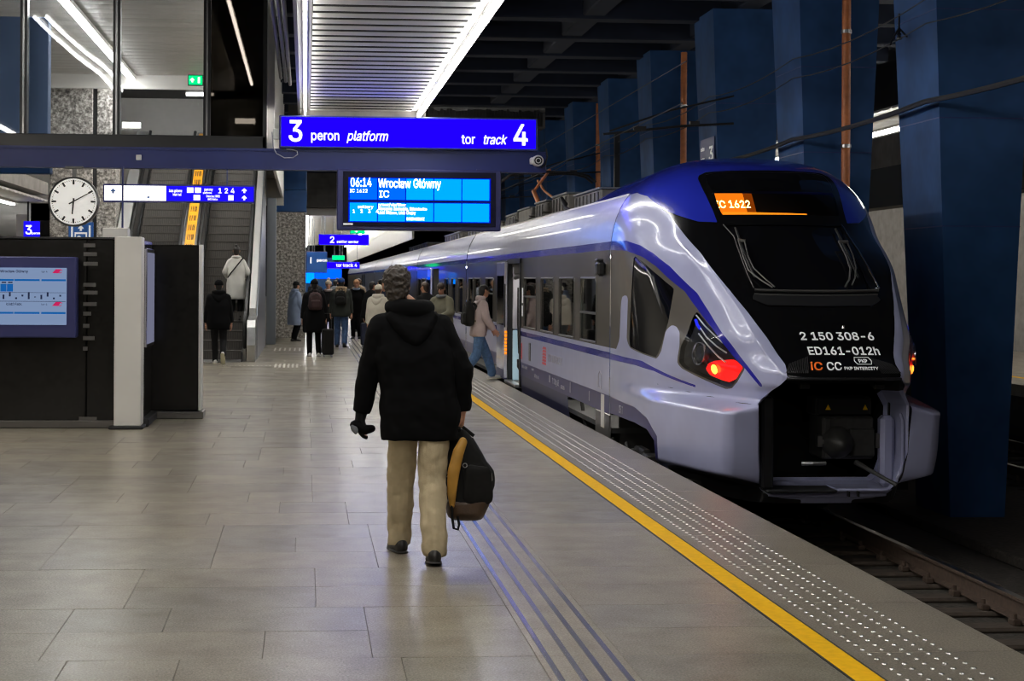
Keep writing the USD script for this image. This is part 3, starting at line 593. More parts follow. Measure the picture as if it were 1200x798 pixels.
# ---------------------------------------------------------------- escalators
def escalator(x0, x1, label, base=36.3, n=23, up=True, newel=True):
    T = thing('escalator', label, 'escalator', ((x0 + x1) / 2, base, 0))
    rise, run = .20, .346
    for k in range(n):
        y = base + k * run; z = (k + 1) * rise
        v = prism([(y, z - .5), (y, z - .03), (y - .012, z - .018), (y - .012, z), (y + run, z), (y + run, z - .5)], x0, x1, 'x')
        s = part(T, 'step', v, 'escalator_step')
        part(s, 'step_edge', cat([box(x0 + .01, x1 - .01, y - .014, y + .02, z - .001, z + .002)] + [box(x0 + .02 + j * .05, x0 + .04 + j * .05, y - .004, y + .002, z - .17, z - .03) for j in range(int((x1 - x0) / .05))]), 'escalator_tread')
    part(T, 'comb_plate', box(x0, x1, base - 1.1, base + .01, -.01, .012), 'brushed_steel')
    L_ = n * run; slope = rise / run
    def rail_line(dz, y0=base - .1): return [(y0, .0 + dz)] + [(base + run * k, rise * (k + .4) + dz) for k in range(1, n + 1)]
    for sx, xa, xb, nm in ((-1, x0 - .13, x0 - .01, 'left'), (1, x1 + .01, x1 + .13, 'right')):
        pr = [(base - .55, .0), (base - .62, .35), (base - .6, .75), (base - .45, .90)] + [(base + .2, .95)] + [(base + L_, .95 + (L_ - .2) * slope), (base + L_, -.2), (base + 2.0, -.2)]
        part(T, 'balustrade', prism(pr, xa + .03, xb - .03, 'x'), 'brushed_steel', label='brushed steel balustrade')
        xm = (xa + xb) / 2
        part(T, 'handrail', tube([(xm, base - .30, .28), (xm, base - .52, .22), (xm, base - .68, .40), (xm, base - .70, .62), (xm, base - .62, .83), (xm, base - .45, .95), (xm, base - .1, .985), (xm, base + .25, 1.03), (xm, base + 2, 1.03 + 1.75 * slope), (xm, base + L_, 1.03 + (L_ - .25) * slope)], .04, 10), 'dark_rubber', smooth=50, label='black rubber handrail')
        part(T, 'skirt_panel', prism([(base - .8, 0), (base - .8, .2), (base, .28), (base + L_, .28 + L_ * slope), (base + L_, -.2), (base + 1, -.2)], xa, xa + .028 if sx > 0 else xa + .12, 'x') if sx > 0 else prism([(base - .8, 0), (base - .8, .2), (base, .28), (base + L_, .28 + L_ * slope), (base + L_, -.2), (base + 1, -.2)], xb - .028, xb, 'x'), 'dark_metal')
    return T
E1 = escalator(-2.33, -1.33, 'right-hand escalator with dark steps beside the grey granite pillar')
E2 = escalator(-3.92, -2.92, 'escalator with dark steps behind the black wall, nearer the clock')
base, slope = 36.3, .2 / .346
def incl(xa, xb, dz0, dz1, ya, yb): return prism([(ya, (ya - base) * slope + dz0), (yb, (yb - base) * slope + dz0), (yb, (yb - base) * slope + dz1), (ya, (ya - base) * slope + dz1)], xa, xb, 'x')
OD = thing('warning_strip', 'yellow orange warning strip on the deck between the two escalators', 'strip', (-2.62, 41, 2.5))
part(OD, 'deck', incl(-2.79, -2.46, .55, .90, 35.7, 44.2), 'brushed_steel'); part(OD, 'strip', incl(-2.74, -2.52, .905, .925, 36.2, 44.1), 'orange_strip')
for k in range(19):
    ya = 36.4 + k * .4; part(OD, 'warning_mark', cat([incl(-2.70 + d, -2.68 + d, .924, .930, ya, ya + .22) for d in (0, .045, .09, .12)]), 'black_paint', kind='stuff')
SD = thing('escalator_deck', 'broad polished steel deck outside the right handrail of the escalator', 'deck', (-1.05, 41, 0))
part(SD, 'deck_top', incl(-1.19, -1.05, .72, .92, 36.6, 44.2), 'deck_steel'); part(SD, 'newel', prism([(35.42, 0), (35.36, .35), (35.42, .72), (35.6, .86), (36.65, .94), (36.65, 0)], -1.20, -1.03, 'x'), 'brushed_steel', label='rounded steel newel end'); part(SD, 'deck_side', prism([(36.6, 0), (36.6, .9), (44.2, .7 + 8.3 * slope), (44.2, 0)], -1.06, -1.02, 'x'), 'panel_grey')
SD2 = thing('escalator_deck', 'polished steel deck left of the left-hand escalator', 'deck', (-4.1, 41, 0))
part(SD2, 'deck_top', incl(-4.32, -4.06, .72, .92, 35.9, 44.2), 'deck_steel')
single('steel_pier', box(-1.02, -.78, 44.9, 45.7, 0, 3.85, .01), 'panel_grey', 'grey metal clad pier right of the escalator', 'pier')
GP = thing('granite_pillar', 'speckled grey granite pillar with blue tiles on top, right of the escalators', 'column', (-.45, 50.4, 0))
part(GP, 'cladding', box(-.92, -.01, 50, 51, 0, 3.67, .01), 'rough_granite'); part(GP, 'blue_tiling', box(-.95, .02, 49.98, 51.02, 3.68, 4.32, .01), 'blue_tile', label='bright blue tiles'); part(GP, 'blue_tiling', box(-.95, .02, 49.99, 51.02, 4.33, 5.3, .01), 'blue_tile')
part(GP, 'steel_corner', box(-.03, .01, 49.97, 50.0, 0, 3.66), 'polished_steel')

# ---------------------------------------------------------------- far part of the platform
CF = '/World/' + numbered('/World', 'ceiling'); UsdGeom.Xform.Define(stage, CF); tag(stage.GetPrimAtPath(CF), 'bright slatted ceiling over the far part of the platform', None, None, 'structure')
part(CF, 'backing', box(-.3, 3.5, 54, 140, 4.55, 4.6), 'concrete_grey')
for x, lb in ((.04, 'left'), (3.22, 'right')):
    T = thing('lamp_row', f'long white lamp row on the {lb} edge of the far bright ceiling', 'lamp', (x, 54, 4.3)); part(T, 'tube', box(x - .05, x + .05, 54.1, 139, 4.36, 4.42, .01), 'tube_light'); part(T, 'channel', box(x - .08, x + .08, 54.1, 139, 4.43, 4.5), 'lamp_housing')
for k in range(95): part(CF, 'slat', slat(.1, 3.1, 54.2 + k * .9, .86, 4.48), 'slat_metal')
part(CF, 'front_fascia', box(-.3, 3.6, 53.7, 54, 3.72, 4.05), 'panel_white'); part(CF, 'edge_fascia', box(3.36, 3.42, 54, 140, 3.02, 3.72), 'panel_white'); part(CF, 'edge_top', box(3.35, 3.45, 54, 140, 3.72, 4.5), 'lamp_housing')
part(CF, 'front_beam', box(-1.0, 3.6, 52.9, 53.7, 3.95, 5.0), 'concrete_dark'); part(CF, 'upper_beam', box(-1.0, 3.9, 44, 44.8, 4.6, 5.6), 'concrete_grey')
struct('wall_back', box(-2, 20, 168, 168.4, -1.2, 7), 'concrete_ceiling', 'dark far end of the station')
struct('wall_right', box(18.0, 18.3, -14, 168, -1.2, 6.8), 'concrete_grey', 'pale wall behind the next platform')
FR = '/World/' + numbered('/World', 'floor'); UsdGeom.Xform.Define(stage, FR); tag(stage.GetPrimAtPath(FR), 'next platform beyond the blue columns', None, None, 'structure')
part(FR, 'platform_slab', box(12.1, 18, -14, 168, -.2, 0), 'slab_b'); part(FR, 'platform_side', box(12.3, 12.5, -14, 168, -1.2, -.2), 'black_edge'); part(FR, 'yellow_line', box(12.95, 13.1, -14, 168, -.01, .003), 'yellow_line')
CR = '/World/' + numbered('/World', 'ceiling'); UsdGeom.Xform.Define(stage, CR); tag(stage.GetPrimAtPath(CR), 'slatted ceiling over the next platform', None, None, 'structure')
for k in range(40): part(CR, 'slat', slat(13.0, 17.9, 30 + k * .6, .58, 5.6), 'slat_metal')
part(CR, 'edge_beam', box(12.4, 12.9, -14, 168, 3.35, 4.2), 'black_edge'); part(CR, 'fascia', box(12.9, 13.0, -14, 168, 4.2, 5.0), 'concrete_grey')
T = thing('lamp_row', 'long white lamp row over the next platform, glimpsed between two blue columns', 'lamp', (13.5, 45, 5.2)); part(T, 'tube', box(13.45, 13.55, 10, 80, 5.2, 5.27, .01), 'tube_light'); part(T, 'channel', box(13.42, 13.58, 10, 80, 5.28, 5.34), 'lamp_housing')
def far_sign(name, label, x0, x1, y, z0, z1, m, txt):
    T = thing(name, label, 'sign', ((x0 + x1) / 2, y, z0)); part(T, 'case', box(x0, x1, y, y + .12, z0, z1, .01), 'sign_frame'); part(T, 'face', box(x0 + .02, x1 - .02, y - .012, y, z0 + .02, z1 - .02), m)
    if txt: part(T, 'lettering', cat([text_y(s, x, y - .012, z, h, bold=True) for s, x, z, h in txt]), 'sign_white')
    part(T, 'hanger', cat([box(x0 + .1, x0 + .12, y + .04, y + .06, z1, 4.5), box(x1 - .12, x1 - .1, y + .04, y + .06, z1, 4.5)]), 'panel_grey')
far_sign('sector_sign', 'far blue sign with number 2 above the crowd, left of the train', .45, 2.22, 60, 2.92, 3.30, 'sign_blue', [('2', .82, 3.0, .22), ('sektor sector', 1.08, 3.0, .09)])
far_sign('exit_sign', 'tiny green exit sign just above the far number 2 sign', 1.55, 2.1, 60.3, 3.33, 3.5, 'exit_green', [('→', 1.7, 3.37, .1)])
far_sign('exit_sign', 'tiny green exit sign below the far number 2 sign', 1.15, 1.72, 75, 2.55, 2.78, 'exit_green', [])
far_sign('direction_sign', 'far blue sign with number 4, below the number 2 sign', .75, 2.4, 76, 2.2, 2.5, 'sign_blue', [('tor track 4', 1.35, 2.28, .14)])
far_sign('information_board', 'pale blue information board hanging beside the granite pillar', .02, .78, 62, 1.95, 2.72, 'lift_blue', [('i', .15, 2.3, .2), ('peron', .4, 2.36, .1)])
far_sign('departure_board', 'far glowing blue departure board above the crowd', .3, 1.7, 80, 1.72, 2.22, 'lcd_blue', [('07:02', .4, 2.03, .1)])
far_sign('departure_board', 'small glowing departure board against the granite pillar edge', 0.0, .42, 78, 1.52, 2.1, 'lcd_cyan', [])
single('dark_wall_panel', box(-.6, 2.0, 120, 120.4, 0, 3.2), 'blue_column', 'dark blue wall far down the platform behind the crowd', 'wall')

# ---------------------------------------------------------------- cables along the columns
for lb, z0, sag, r in (('thick black cable running along the blue columns', 3.72, .05, .03), ('upper thin cable along the blue columns', 4.85, .1, .008), ('lower thin cable along the blue columns', 4.58, .1, .008)):
    pts = []
    ys = [8, 13.3] + [c - .1 for c in CY]
    for a, b in zip(ys[:-1], ys[1:]):
        for t in np.linspace(0, 1, 7)[:-1]: pts.append((6.80 + (.0 if r < .02 else .0), a + (b - a) * t, z0 - sag * 4 * t * (1 - t)))
    single('cable', tube(pts, r, 6), 'cable', lb, 'cable', smooth=50)
IN = thing('insulator', 'small black insulator on the wire at the top of the nearest column', 'insulator', (6.85, 18.9, 4.5))
part(IN, 'body', cat([lathe([(0, 0), (.03, 0), (.03, .03), (.015, .04), (.03, .06), (.015, .08), (.03, .1), (.012, .12), (.012, .3), (0, .3)], (6.80, 19.2, 4.52), 10), tube([(6.80, 19.2, 4.65), (6.72, 19.2, 4.52), (6.70, 19.2, 4.45)], .012, 6), tube([(6.80, 19.2, 4.65), (6.9, 19.2, 4.55)], .012, 6)]), 'black_paint', smooth=50)
CW = thing('contact_wire', 'overhead contact wire above the train roof', 'wire', (4.9, 30, 4.0))
part(CW, 'wire', cat([tube([(4.9, 22, 4.05), (4.9, 36, 3.97), (4.9, 120, 4.05)], .008, 6), tube([(4.95, 22, 4.6), (4.9, 45, 4.5), (4.9, 120, 4.6)], .007, 6)]), 'cable')
for y in (27.4, 40.0, 52): part(CW, 'bracket', cat([tube([(6.95, y, 4.3), (6.1, y, 4.25), (4.8, y, 4.1)], .022, 6), tube([(6.95, y, 4.75), (5.9, y, 4.5), (4.9, y, 4.15)], .018, 6), cbox((6.3, y, 4.3), (.16, .06, .06)), cbox((5.4, y, 4.2), (.2, .07, .07))]), 'dark_metal')
part(CW, 'mast', box(6.72, 6.84, 36.9, 37.0, -.9, 4.95), 'dark_metal')

for k in range(4):  # lamps out of view, placed for their reflections in the hall glass
    y = 12.4 + 2.8 * k
    for x, lb in ((-4.40, 'right'), (-4.62, 'left')):
        T = thing('high_lamp', f'{ORD[k]} unseen high tube lamp of the {lb} row mirrored in the hall glass', 'lamp', (x, y, 6.1)); part(T, 'tube', box(x - .022, x + .022, y, y + 2.6, 6.13, 6.17, .006), 'tube_light'); part(T, 'housing', box(x - .05, x + .05, y, y + 2.65, 6.19, 6.26, .01), 'lamp_housing')

CD = thing('conduit', 'grey conduits running along the concrete left of the metal ceiling', 'pipe', (-.3, 20, 4.9))
for x, z in ((-.27, 4.9), (-.34, 4.95), (-.42, 5.0)): part(CD, 'pipe', tube([(x, -10, z), (x, 10, z), (x, 28, z)], .028, 8), 'grey_frame', smooth=50)
single('junction_box', box(-.50, -.39, 25.98, 26.08, 3.84, 4.0, .008), 'cctv', 'white junction box left of the illuminated platform sign', 'box')
single('steel_post', box(-.62, -.50, 27.0, 27.2, 3.7, 6.3, .006), 'lamp_housing', 'pale vertical post between dark glass and platform sign', 'post')

for lb, x0, x1, y0, y1, z, m in (('added warm fill lamp row over the left part of the platform, out of view', -5.66, -5.54, -11, 23, 4.40, 'fill_tube_warm'), ('lamp row under the slatted ceiling left of the clock', -6.6, -6.52, 30, 39, 3.34, 'tube_dim'), ('unseen wide lamp behind the hall ceiling end fascia, lighting the back wall', -4.2, -1.7, 39.2, 39.5, 6.05, 'tube_light'), ('unseen lamp row lighting the crowd, hidden behind the departure board', 1.15, 1.27, 30, 51, 4.6, 'unseen_tube_mid'), ('second unseen lamp row lighting the crowd, nearer the train, hidden by the signs', 2.55, 2.67, 30, 51, 4.6, 'unseen_tube_mid')):  # unseen lamps light the crowd and hall wall; warm row is added fill
    T = thing('lamp_row', lb, 'lamp', ((x0 + x1) / 2, (y0 + y1) / 2, z)); part(T, 'tube', box(x0, x1, y0, y1, z, z + (.2 if z == 6.05 else .04), .008), m); part(T, 'channel', box(x0 - .02, x1 + .02, y0, y1, z + (.205 if z == 6.05 else .045), z + (.24 if z == 6.05 else .1)), 'lamp_housing')

# ---------------------------------------------------------------- the train
XC, HW, YJ, ZT = 4.88, 1.42, 19.2, 3.12
YF = PchipInterpolator([-.35, -.1, .1, .5, .70, .79, .86, 1.07, 1.2, 1.46, 1.77, 1.95, 2.29, 2.79, 2.95, 3.05, 3.12], [15.68, 15.53, 15.47, 15.40, 15.27, 15.12, 15.11, 15.40, 15.53, 15.86, 16.33, 16.57, 17.02, 17.57, 17.9, 18.4, 19.1])
sst = lambda x: (lambda t: t * t * (3 - 2 * t))(np.clip(x, 0, 1))
def wmax(z):
    z = np.asarray(z, float); up = np.clip((z - 1.95) / (ZT - 1.95), 0, 1)
    return HW * (1 - up ** 2.5) ** .4 - np.clip(.25 - z, 0, 1) ** 2 * .3
_ls = np.array([0, .2, .40, .47, .52, .57, .68, .84, 1.0])
_lw, _ly = PchipInterpolator(_ls, [0, .48, .92, 1.02, 1.065, 1.105, 1.24, 1.39, 1.42]), PchipInterpolator(_ls, [15.46, 15.465, 15.49, 15.56, 15.66, 15.80, 16.4, 17.3, 19.2])
_u = [0, .25, .42, .50, .56, .70, .82, .92, 1.0]
_pA, _pB, _pC, _pD = (PchipInterpolator(_u, q) for q in ([0, .6, 1, 1, 1, 1, 1, 1, 1], [0, 0, .02, .17, .26, .52, .79, .95, 1], [0, .2, .9, 1, 1, 1, 1, 1, 1], [0, 0, .012, .063, .122, .29, .474, .69, 1]))
_wc, _dc = PchipInterpolator([-.4, .6, .85, 1.17, 1.46, 1.77, 2.0, 2.28, 2.5, 3.2], [.62, .59, .555, .685, .768, .872, .933, .985, 1.0, 1.0]), PchipInterpolator([-.4, .85, 1.77, 2.0, 2.28, 3.2], [.04, .04, .05, .16, .38, .4])
def nose_point(z, th):
    z, th = np.broadcast_arrays(np.asarray(z, float), np.asarray(th, float))
    S = sst((z + .19) / .12) * (1 - sst((z - .50) / .13)); S2 = sst((z - 1.85) / .8)
    yf = YF(z); L = YJ - yf; s = np.sin(th); c = np.maximum(np.cos(th), 0); u = th / (pi / 2)
    w2 = wmax(z) * s ** (2 / 2.35); y2 = YJ - L * c ** (2 / 2.5)
    wc, dc = np.minimum(_wc(z), wmax(z) * .8), np.minimum(_dc(z), L * .3)
    w1 = wc * _pA(u) + (wmax(z) - wc) * _pB(u); y1 = yf + dc * _pC(u) + (L - dc) * _pD(u)
    w = w1 + (w2 - w1) * S2; y = y1 + (y2 - y1) * S2
    lw = _lw(u) * wmax(z) / HW; ly = YJ - (YJ - _ly(u)) * L / (YJ - 15.46)
    w, y = w + (lw - w) * S, y + (ly - y) * S; k = np.exp(-((z - 1.04) / .26) ** 2 - ((w - 1.0) / .15) ** 2)
    return np.stack([w + .085 * k, y - .035 * k, z], -1)
_TT = np.linspace(0, pi / 2, 160) ** 1.0
_TT = (pi / 2) * np.linspace(0, 1, 160) ** 1.6
def nose_y(w, z):
    w, z = np.broadcast_arrays(np.abs(np.asarray(w, float)), np.asarray(z, float)); sh = w.shape; w, z = w.ravel(), z.ravel()
    p = nose_point(z[:, None], _TT[None]); return np.array([np.interp(a, q[:, 0], q[:, 1]) for a, q in zip(w, p)]).reshape(sh)
def nose_half(nz=190, nt=120):
    zl = np.linspace(-.35, 1.95, int(nz * .64)); ph = np.linspace(0, 1, nz - len(zl) + 1)[1:] * pi / 2
    Z = np.r_[zl, 1.95 + (ZT - 1.95) * np.sin(ph) ** .8]; T = np.linspace(0, 1, nt) ** 1.15 * pi / 2
    zz, tt = np.meshgrid(Z, T, indexing='ij'); p = nose_point(zz, tt)
    du = np.gradient(p, axis=0); dv = np.gradient(p, axis=1); n = np.cross(dv, du); l = np.linalg.norm(n, axis=-1, keepdims=True); n = n / np.maximum(l, 1e-12)
    n[:, 0] = n[:, 1] * np.array([0, 1, 1]); n[:, 0] /= np.maximum(np.linalg.norm(n[:, 0], axis=-1, keepdims=True), 1e-9)
    n[-1] = (0, 0, 1)
    i = np.arange(nz * nt).reshape(nz, nt); a, b, c, d = i[:-1, :-1], i[:-1, 1:], i[1:, 1:], i[1:, :-1]
    F = np.concatenate([np.stack([a, b, c], -1).reshape(-1, 3), np.stack([a, c, d], -1).reshape(-1, 3)])
    V = p.reshape(-1, 3); N = n.reshape(-1, 3)
    c_ = V.mean(0); s = np.sign((N[nt * 60 + 50] @ (V[nt * 60 + 50] - np.array([0, 19.2, 1.]))))
    return V, N * s, F
def sdf(P, poly):
    """signed distance (inside positive) of points to a closed outline"""
    poly = np.asarray(poly, float); A = poly; B = np.roll(poly, -1, 0); d = B - A
    best = np.full(len(P), 1e9); ins = np.zeros(len(P), bool)
    for a, b, dd in zip(A, B, d):
        w = P - a; t = np.clip((w @ dd) / max(dd @ dd, 1e-12), 0, 1); best = np.minimum(best, ((w - t[:, None] * dd) ** 2).sum(1))
        c = (a[1] > P[:, 1]) != (b[1] > P[:, 1])
        with np.errstate(divide='ignore', invalid='ignore'):
            xi = a[0] + (P[:, 1] - a[1]) * dd[0] / (dd[1] if dd[1] else 1e-12)
        ins ^= c & (P[:, 0] < xi)
    return np.where(ins, 1, -1) * np.sqrt(best)
def cut(M, s):
    """splits (V, N, F) where s changes sign: returns the s > 0 piece and the rest"""
    V, N, F = M; s = np.where(np.abs(s) < 1e-9, 1e-9, s)
    def side(sg):
        S = s * sg; ps = S[F] > 0; n = ps.sum(1); Vn, Nn, Fn = [V], [N], [F[n == 3]]; base_ = len(V)
        def mid(i, j):
            t = (S[i] / (S[i] - S[j]))[:, None]; return V[i] + t * (V[j] - V[i]), N[i] + t * (N[j] - N[i])
        for k in range(3):
            f = F[(n == 1) & ps[:, k]]
            if len(f):
                a, b, c = f[:, k], f[:, (k + 1) % 3], f[:, (k + 2) % 3]; p, pn = mid(a, b); q, qn = mid(a, c); m = len(f)
                Vn += [p, q]; Nn += [pn, qn]; i = base_ + np.arange(m); Fn.append(np.stack([a, i, i + m], 1)); base_ += 2 * m
            f = F[(n == 2) & ~ps[:, k]]
            if len(f):
                a, b, c = f[:, k], f[:, (k + 1) % 3], f[:, (k + 2) % 3]; p, pn = mid(a, b); q, qn = mid(a, c); m = len(f)
                Vn += [p, q]; Nn += [pn, qn]; i = base_ + np.arange(m); Fn += [np.stack([i, b, c], 1), np.stack([i, c, i + m], 1)]; base_ += 2 * m
        V2, N2, F2 = np.vstack(Vn), np.vstack(Nn), np.vstack(Fn); u, inv = np.unique(F2, return_inverse=True)
        return V2[u], N2[u], inv.reshape(-1, 3)
    return side(1), side(-1)
PL = dict(
    roof=[(1.309, 2.595), (0.98, 2.655), (0.74, 2.7), (0.615, 2.704), (0.5, 2.645), (0.431, 2.547), (0.397, 2.486), (0.334, 2.41), (0.288, 2.364), (0.261, 2.335), (0.203, 2.326), (0.217, 2.461), (0.236, 2.601), (0.27, 2.807), (0.268, 2.847), (0.241, 2.885), (0.168, 2.893), (-0.1, 2.905), (-0.1, 4), (1.6, 4), (1.6, 2.595)],
    mask=[(0.431, 2.547), (0.422, 2.53), (0.365, 2.42), (0.313, 2.238), (0.251, 2.012), (0.184, 1.639), (0.152, 1.435), (0.122, 1.203), (0.098, 0.969), (0.099, 0.858), (-0.3, 0.858), (-0.3, 2.95), (0.3, 2.95)],
    stripe=[(1.4, 2.168), (0.848, 2.173), (0.594, 2.162), (0.486, 2.103), (0.414, 2.012), (0.342, 1.872), (0.293, 1.722), (0.257, 1.606), (0.228, 1.425), (0.204, 1.248), (0.183, 1.119), (0.157, 0.938), (0.134, 0.767), (0.137, 0.748), (0.161, 0.912), (0.174, 0.978), (0.197, 1.115), (0.225, 1.291), (0.255, 1.445), (0.291, 1.62), (0.335, 1.726), (0.397, 1.876), (0.465, 1.978), (0.585, 2.052), (0.847, 2.075), (1.4, 2.075)],
    band=[(1.4, 2.075), (0.847, 2.075), (0.585, 2.052), (0.465, 1.978), (0.397, 1.876), (0.335, 1.726), (0.291, 1.62), (0.255, 1.445), (0.225, 1.291), (0.197, 1.115), (0.174, 0.978), (0.161, 0.912), (0.174, 0.775), (0.182, 0.711), (0.193, 0.696), (0.293, 0.856), (0.307, 0.904), (0.306, 0.969), (0.301, 1.081), (0.302, 1.216), (0.312, 1.264), (0.325, 1.282), (0.339, 1.25), (0.348, 1.206), (0.362, 1.012), (0.378, 0.924), (0.549, 1.006), (0.571, 1.093), (0.562, 1.551), (0.589, 1.57), (0.64, 1.535), (0.66, 1.081), (0.702, 0.961), (0.853, 0.96), (1.4, 0.96)],
    cabwin=[(0.523, 1.995), (0.456, 1.914), (0.384, 1.778), (0.325, 1.648), (0.34, 1.302), (0.363, 1.064), (0.38, 0.942), (0.537, 1.016), (0.545, 1.097), (0.531, 1.577)],
    lamp=[(0.258, 1.42), (0.268, 1.356), (0.28, 1.205), (0.297, 1.074), (0.302, 0.92), (0.291, 0.873), (0.191, 0.718), (0.183, 0.727), (0.176, 0.799), (0.163, 0.925), (0.167, 0.947), (0.207, 1.199), (0.249, 1.396)],
    red=[(0.239, 0.871), (0.233, 0.931), (0.22, 0.963), (0.189, 0.986), (0.18, 0.989), (0.167, 0.923), (0.178, 0.807), (0.19, 0.758), (0.202, 0.769), (0.229, 0.815)],
    lower=[(1.4, 0.905), (0.831, 0.9), (0.451, 0.885), (0.384, 0.827), (0.255, 0.7), (0.258, 0.68), (0.39, 0.797), (0.488, 0.827), (0.639, 0.83), (0.843, 0.83), (1.4, 0.83)],
    skirt=[(1.4, 0.411), (0.837, 0.411), (0.482, 0.39), (0.402, 0.32), (0.361, 0.165), (0.36, -0.174), (0.356, -0.4), (0.364, -0.4), (0.368, -0.181), (0.372, 0.113), (0.402, 0.206), (0.481, 0.228), (0.691, 0.224), (1.4, 0.2)],
    arch=[(1.4, 0.2), (0.691, 0.224), (0.481, 0.228), (0.402, 0.206), (0.372, 0.113), (0.368, -0.181), (0.364, -0.4), (1.4, -0.4)],
    open=[(-0.3, 0.845), (0.099, 0.845), (0.118, 0.731), (0.141, 0.589), (0.14, 0.148), (0.135, -0.15), (0.129, -0.22), (-0.3, -0.235)],
    shield=[(0.19, 2.295), (0.159, 2.187), (0.149, 1.975), (0.13, 1.648), (0.1, 1.63), (-0.3, 1.62), (-0.3, 2.31)],
    display=[(0.212, 2.658), (0.2, 2.515), (0.188, 2.407), (-0.3, 2.41), (-0.3, 2.66)],
    topglass=[(0.24, 2.86), (0.235, 2.75), (0.218, 2.68), (-0.3, 2.68), (-0.3, 2.88), (0.2, 2.88)],
    ledge=[(0.133, 1.6), (0.14, 1.55), (0.11, 1.49), (-0.3, 1.47), (-0.3, 1.57)],
    seam=[(0.386, 0.671), (0.195, 0.601), (0.145, 0.588), (0.146, 0.581), (0.196, 0.594), (0.387, 0.664)],
    chin=[(0.136, -0.15), (0.13, -0.22), (0.113, -0.275), (0.09, -0.3), (0.05, -0.315), (0.05, -0.5), (0.34, -0.5), (0.34, -0.13), (0.3, -0.13)],
)
TR = thing('train', 'white, blue and black intercity train standing at the platform with its coupler hatch open', 'train', (XC, 15.4, -.76))
V, N, F = nose_half()
H0 = (V, N, F)
def put(M, name, m, off=0., label=None, mirror=True, parent=None):
    V, N, F = M
    if len(F) == 0: return None
    V = V + N * off; out = None
    vs, fs, ns = [], [], []
    p = V.copy(); p[:, 0] = XC - V[:, 0]; n = N.copy(); n[:, 0] *= -1
    q = V.copy(); q[:, 0] = XC + V[:, 0]
    cr = np.cross(p[F[:, 1]] - p[F[:, 0]], p[F[:, 2]] - p[F[:, 0]]); ok = (cr * n[F[:, 0]]).sum(1).mean() > 0
    fa = F if ok else F[:, ::-1]
    part(parent or TR, name, (p, fa), m, label=label, N=n); out = None
    part(parent or TR, name, (q, fa[:, ::-1]), m, label=label, N=N)
phi = lambda M: np.c_[np.arctan2(M[0][:, 0], 20.5 - M[0][:, 1]) * 4.5, M[0][:, 2]]
sc = lambda k: [(a * 4.5, b) for a, b in PL[k]]
def take(M, k): return cut(M, sdf(phi(M), sc(k)))
hole, R = take(H0, 'open')
arch, R = take(R, 'arch')
chin, R = take(R, 'chin')
roof, R = take(R, 'roof')
mask, R = take(R, 'mask')
stripe, R = take(R, 'stripe')
band, R = take(R, 'band')
lower, R = take(R, 'lower')
skirt, R = take(R, 'skirt')
seam, R = take(R, 'seam')
shield, mask = take(mask, 'shield'); disp, mask = take(mask, 'display'); topg, mask = take(mask, 'topglass'); ledge, mask = take(mask, 'ledge')
lamp, band = take(band, 'lamp'); cabw, band = take(band, 'cabwin')
put(R, 'nose_shell', 'train_white', label='white painted nose shell'); put(roof, 'roof_dome', 'train_roof_blue', .004, 'bright blue roof dome'); put(mask, 'front_mask', 'mask_black', .001, 'glossy black front mask')
put(stripe, 'side_stripe', 'train_blue', .001, 'blue stripe'); put(band, 'cab_band', 'train_band', .0005, 'dark side band'); put(lower, 'waist_stripe', 'train_blue', .001, 'blue waist stripe'); put(skirt, 'arch_trim', 'train_skirt', .001, 'dark blue wheel arch trim'); put(seam, 'panel_seam', 'dark_metal', -.002)
put(chin, 'chin', 'black_paint')
put(shield, 'windscreen', 'shield_glass', -.012, 'nearly black windscreen'); put(topg, 'upper_glass', 'shield_glass', -.004); put(ledge, 'wiper_ledge', 'mask_dull', .012)
put(cabw, 'cab_window', 'shield_glass', -.006, 'dark cab side window')
# destination display, lit at its left end
V_, N_, F_ = disp
put(disp, 'display_backing', 'led_off', -.03)
def on_nose(w, z, off): return np.stack([XC + w, nose_y(w, z) - off * .72, z + off * .69], -1)
def nose_text(s, w0, z0, h, off, **k):
    v, f = text2(s, h, **k); w = w0 + v[:, 0]; z = z0 + v[:, 1] * .76
    p = on_nose(w, z, off); t = v[:, 2:3]; p = p + t * np.array([0, -.72, .69]); return p, f
def nose_patch(pts, off, n=14):
    """a patch of the nose surface between two rows of points (w, z)"""
    a, b = np.array(pts[0], float), np.array(pts[1], float); t = np.linspace(0, 1, n)
    top = a[0] + (a[1] - a[0]) * t[:, None]; bot = b[0] + (b[1] - b[0]) * t[:, None]; rows = [bot + (top - bot) * k for k in np.linspace(0, 1, 6)]
    P = np.vstack([on_nose(r[:, 0], r[:, 1], off) for r in rows]); i = np.arange(6 * n).reshape(6, n); q = np.stack([i[:-1, :-1], i[:-1, 1:], i[1:, 1:], i[1:, :-1]], -1).reshape(-1, 4)
    v, f = arr((P, q)); return v, f
part(TR, 'display_light', nose_patch([[(-.69, 2.652), (-.36, 2.648)], [(-.61, 2.416), (-.36, 2.412)]], -.014), 'led_glow', label='orange lit end of the destination display')
part(TR, 'display_light', nose_patch([[(-.36, 2.648), (-.27, 2.646)], [(-.36, 2.412), (-.27, 2.412)]], -.014), 'painted_led_glow')  # dim patch paints orange glow scattered across the display glass
part(TR, 'display_light', nose_patch([[(-.60, 2.448), (.25, 2.432)], [(-.60, 2.418), (.25, 2.418)]], -.012), 'led_orange')
part(TR, 'display_lettering', cat([nose_text('IC 1622', -.655, 2.485, .10, -.006, bold=True, squeeze=.62)]), 'led_text', label='lit train number')
put(disp, 'display_cover', 'clear_cover', .002)
part(TR, 'number_lettering', cat([nose_text('2 150 308-6', -.307, 1.183, .088, .003, squeeze=.93, bold=True), nose_text('ED161-012h', -.268, 1.052, .088, .003, squeeze=.88, bold=True)]), 'white_print', label='white vehicle number')
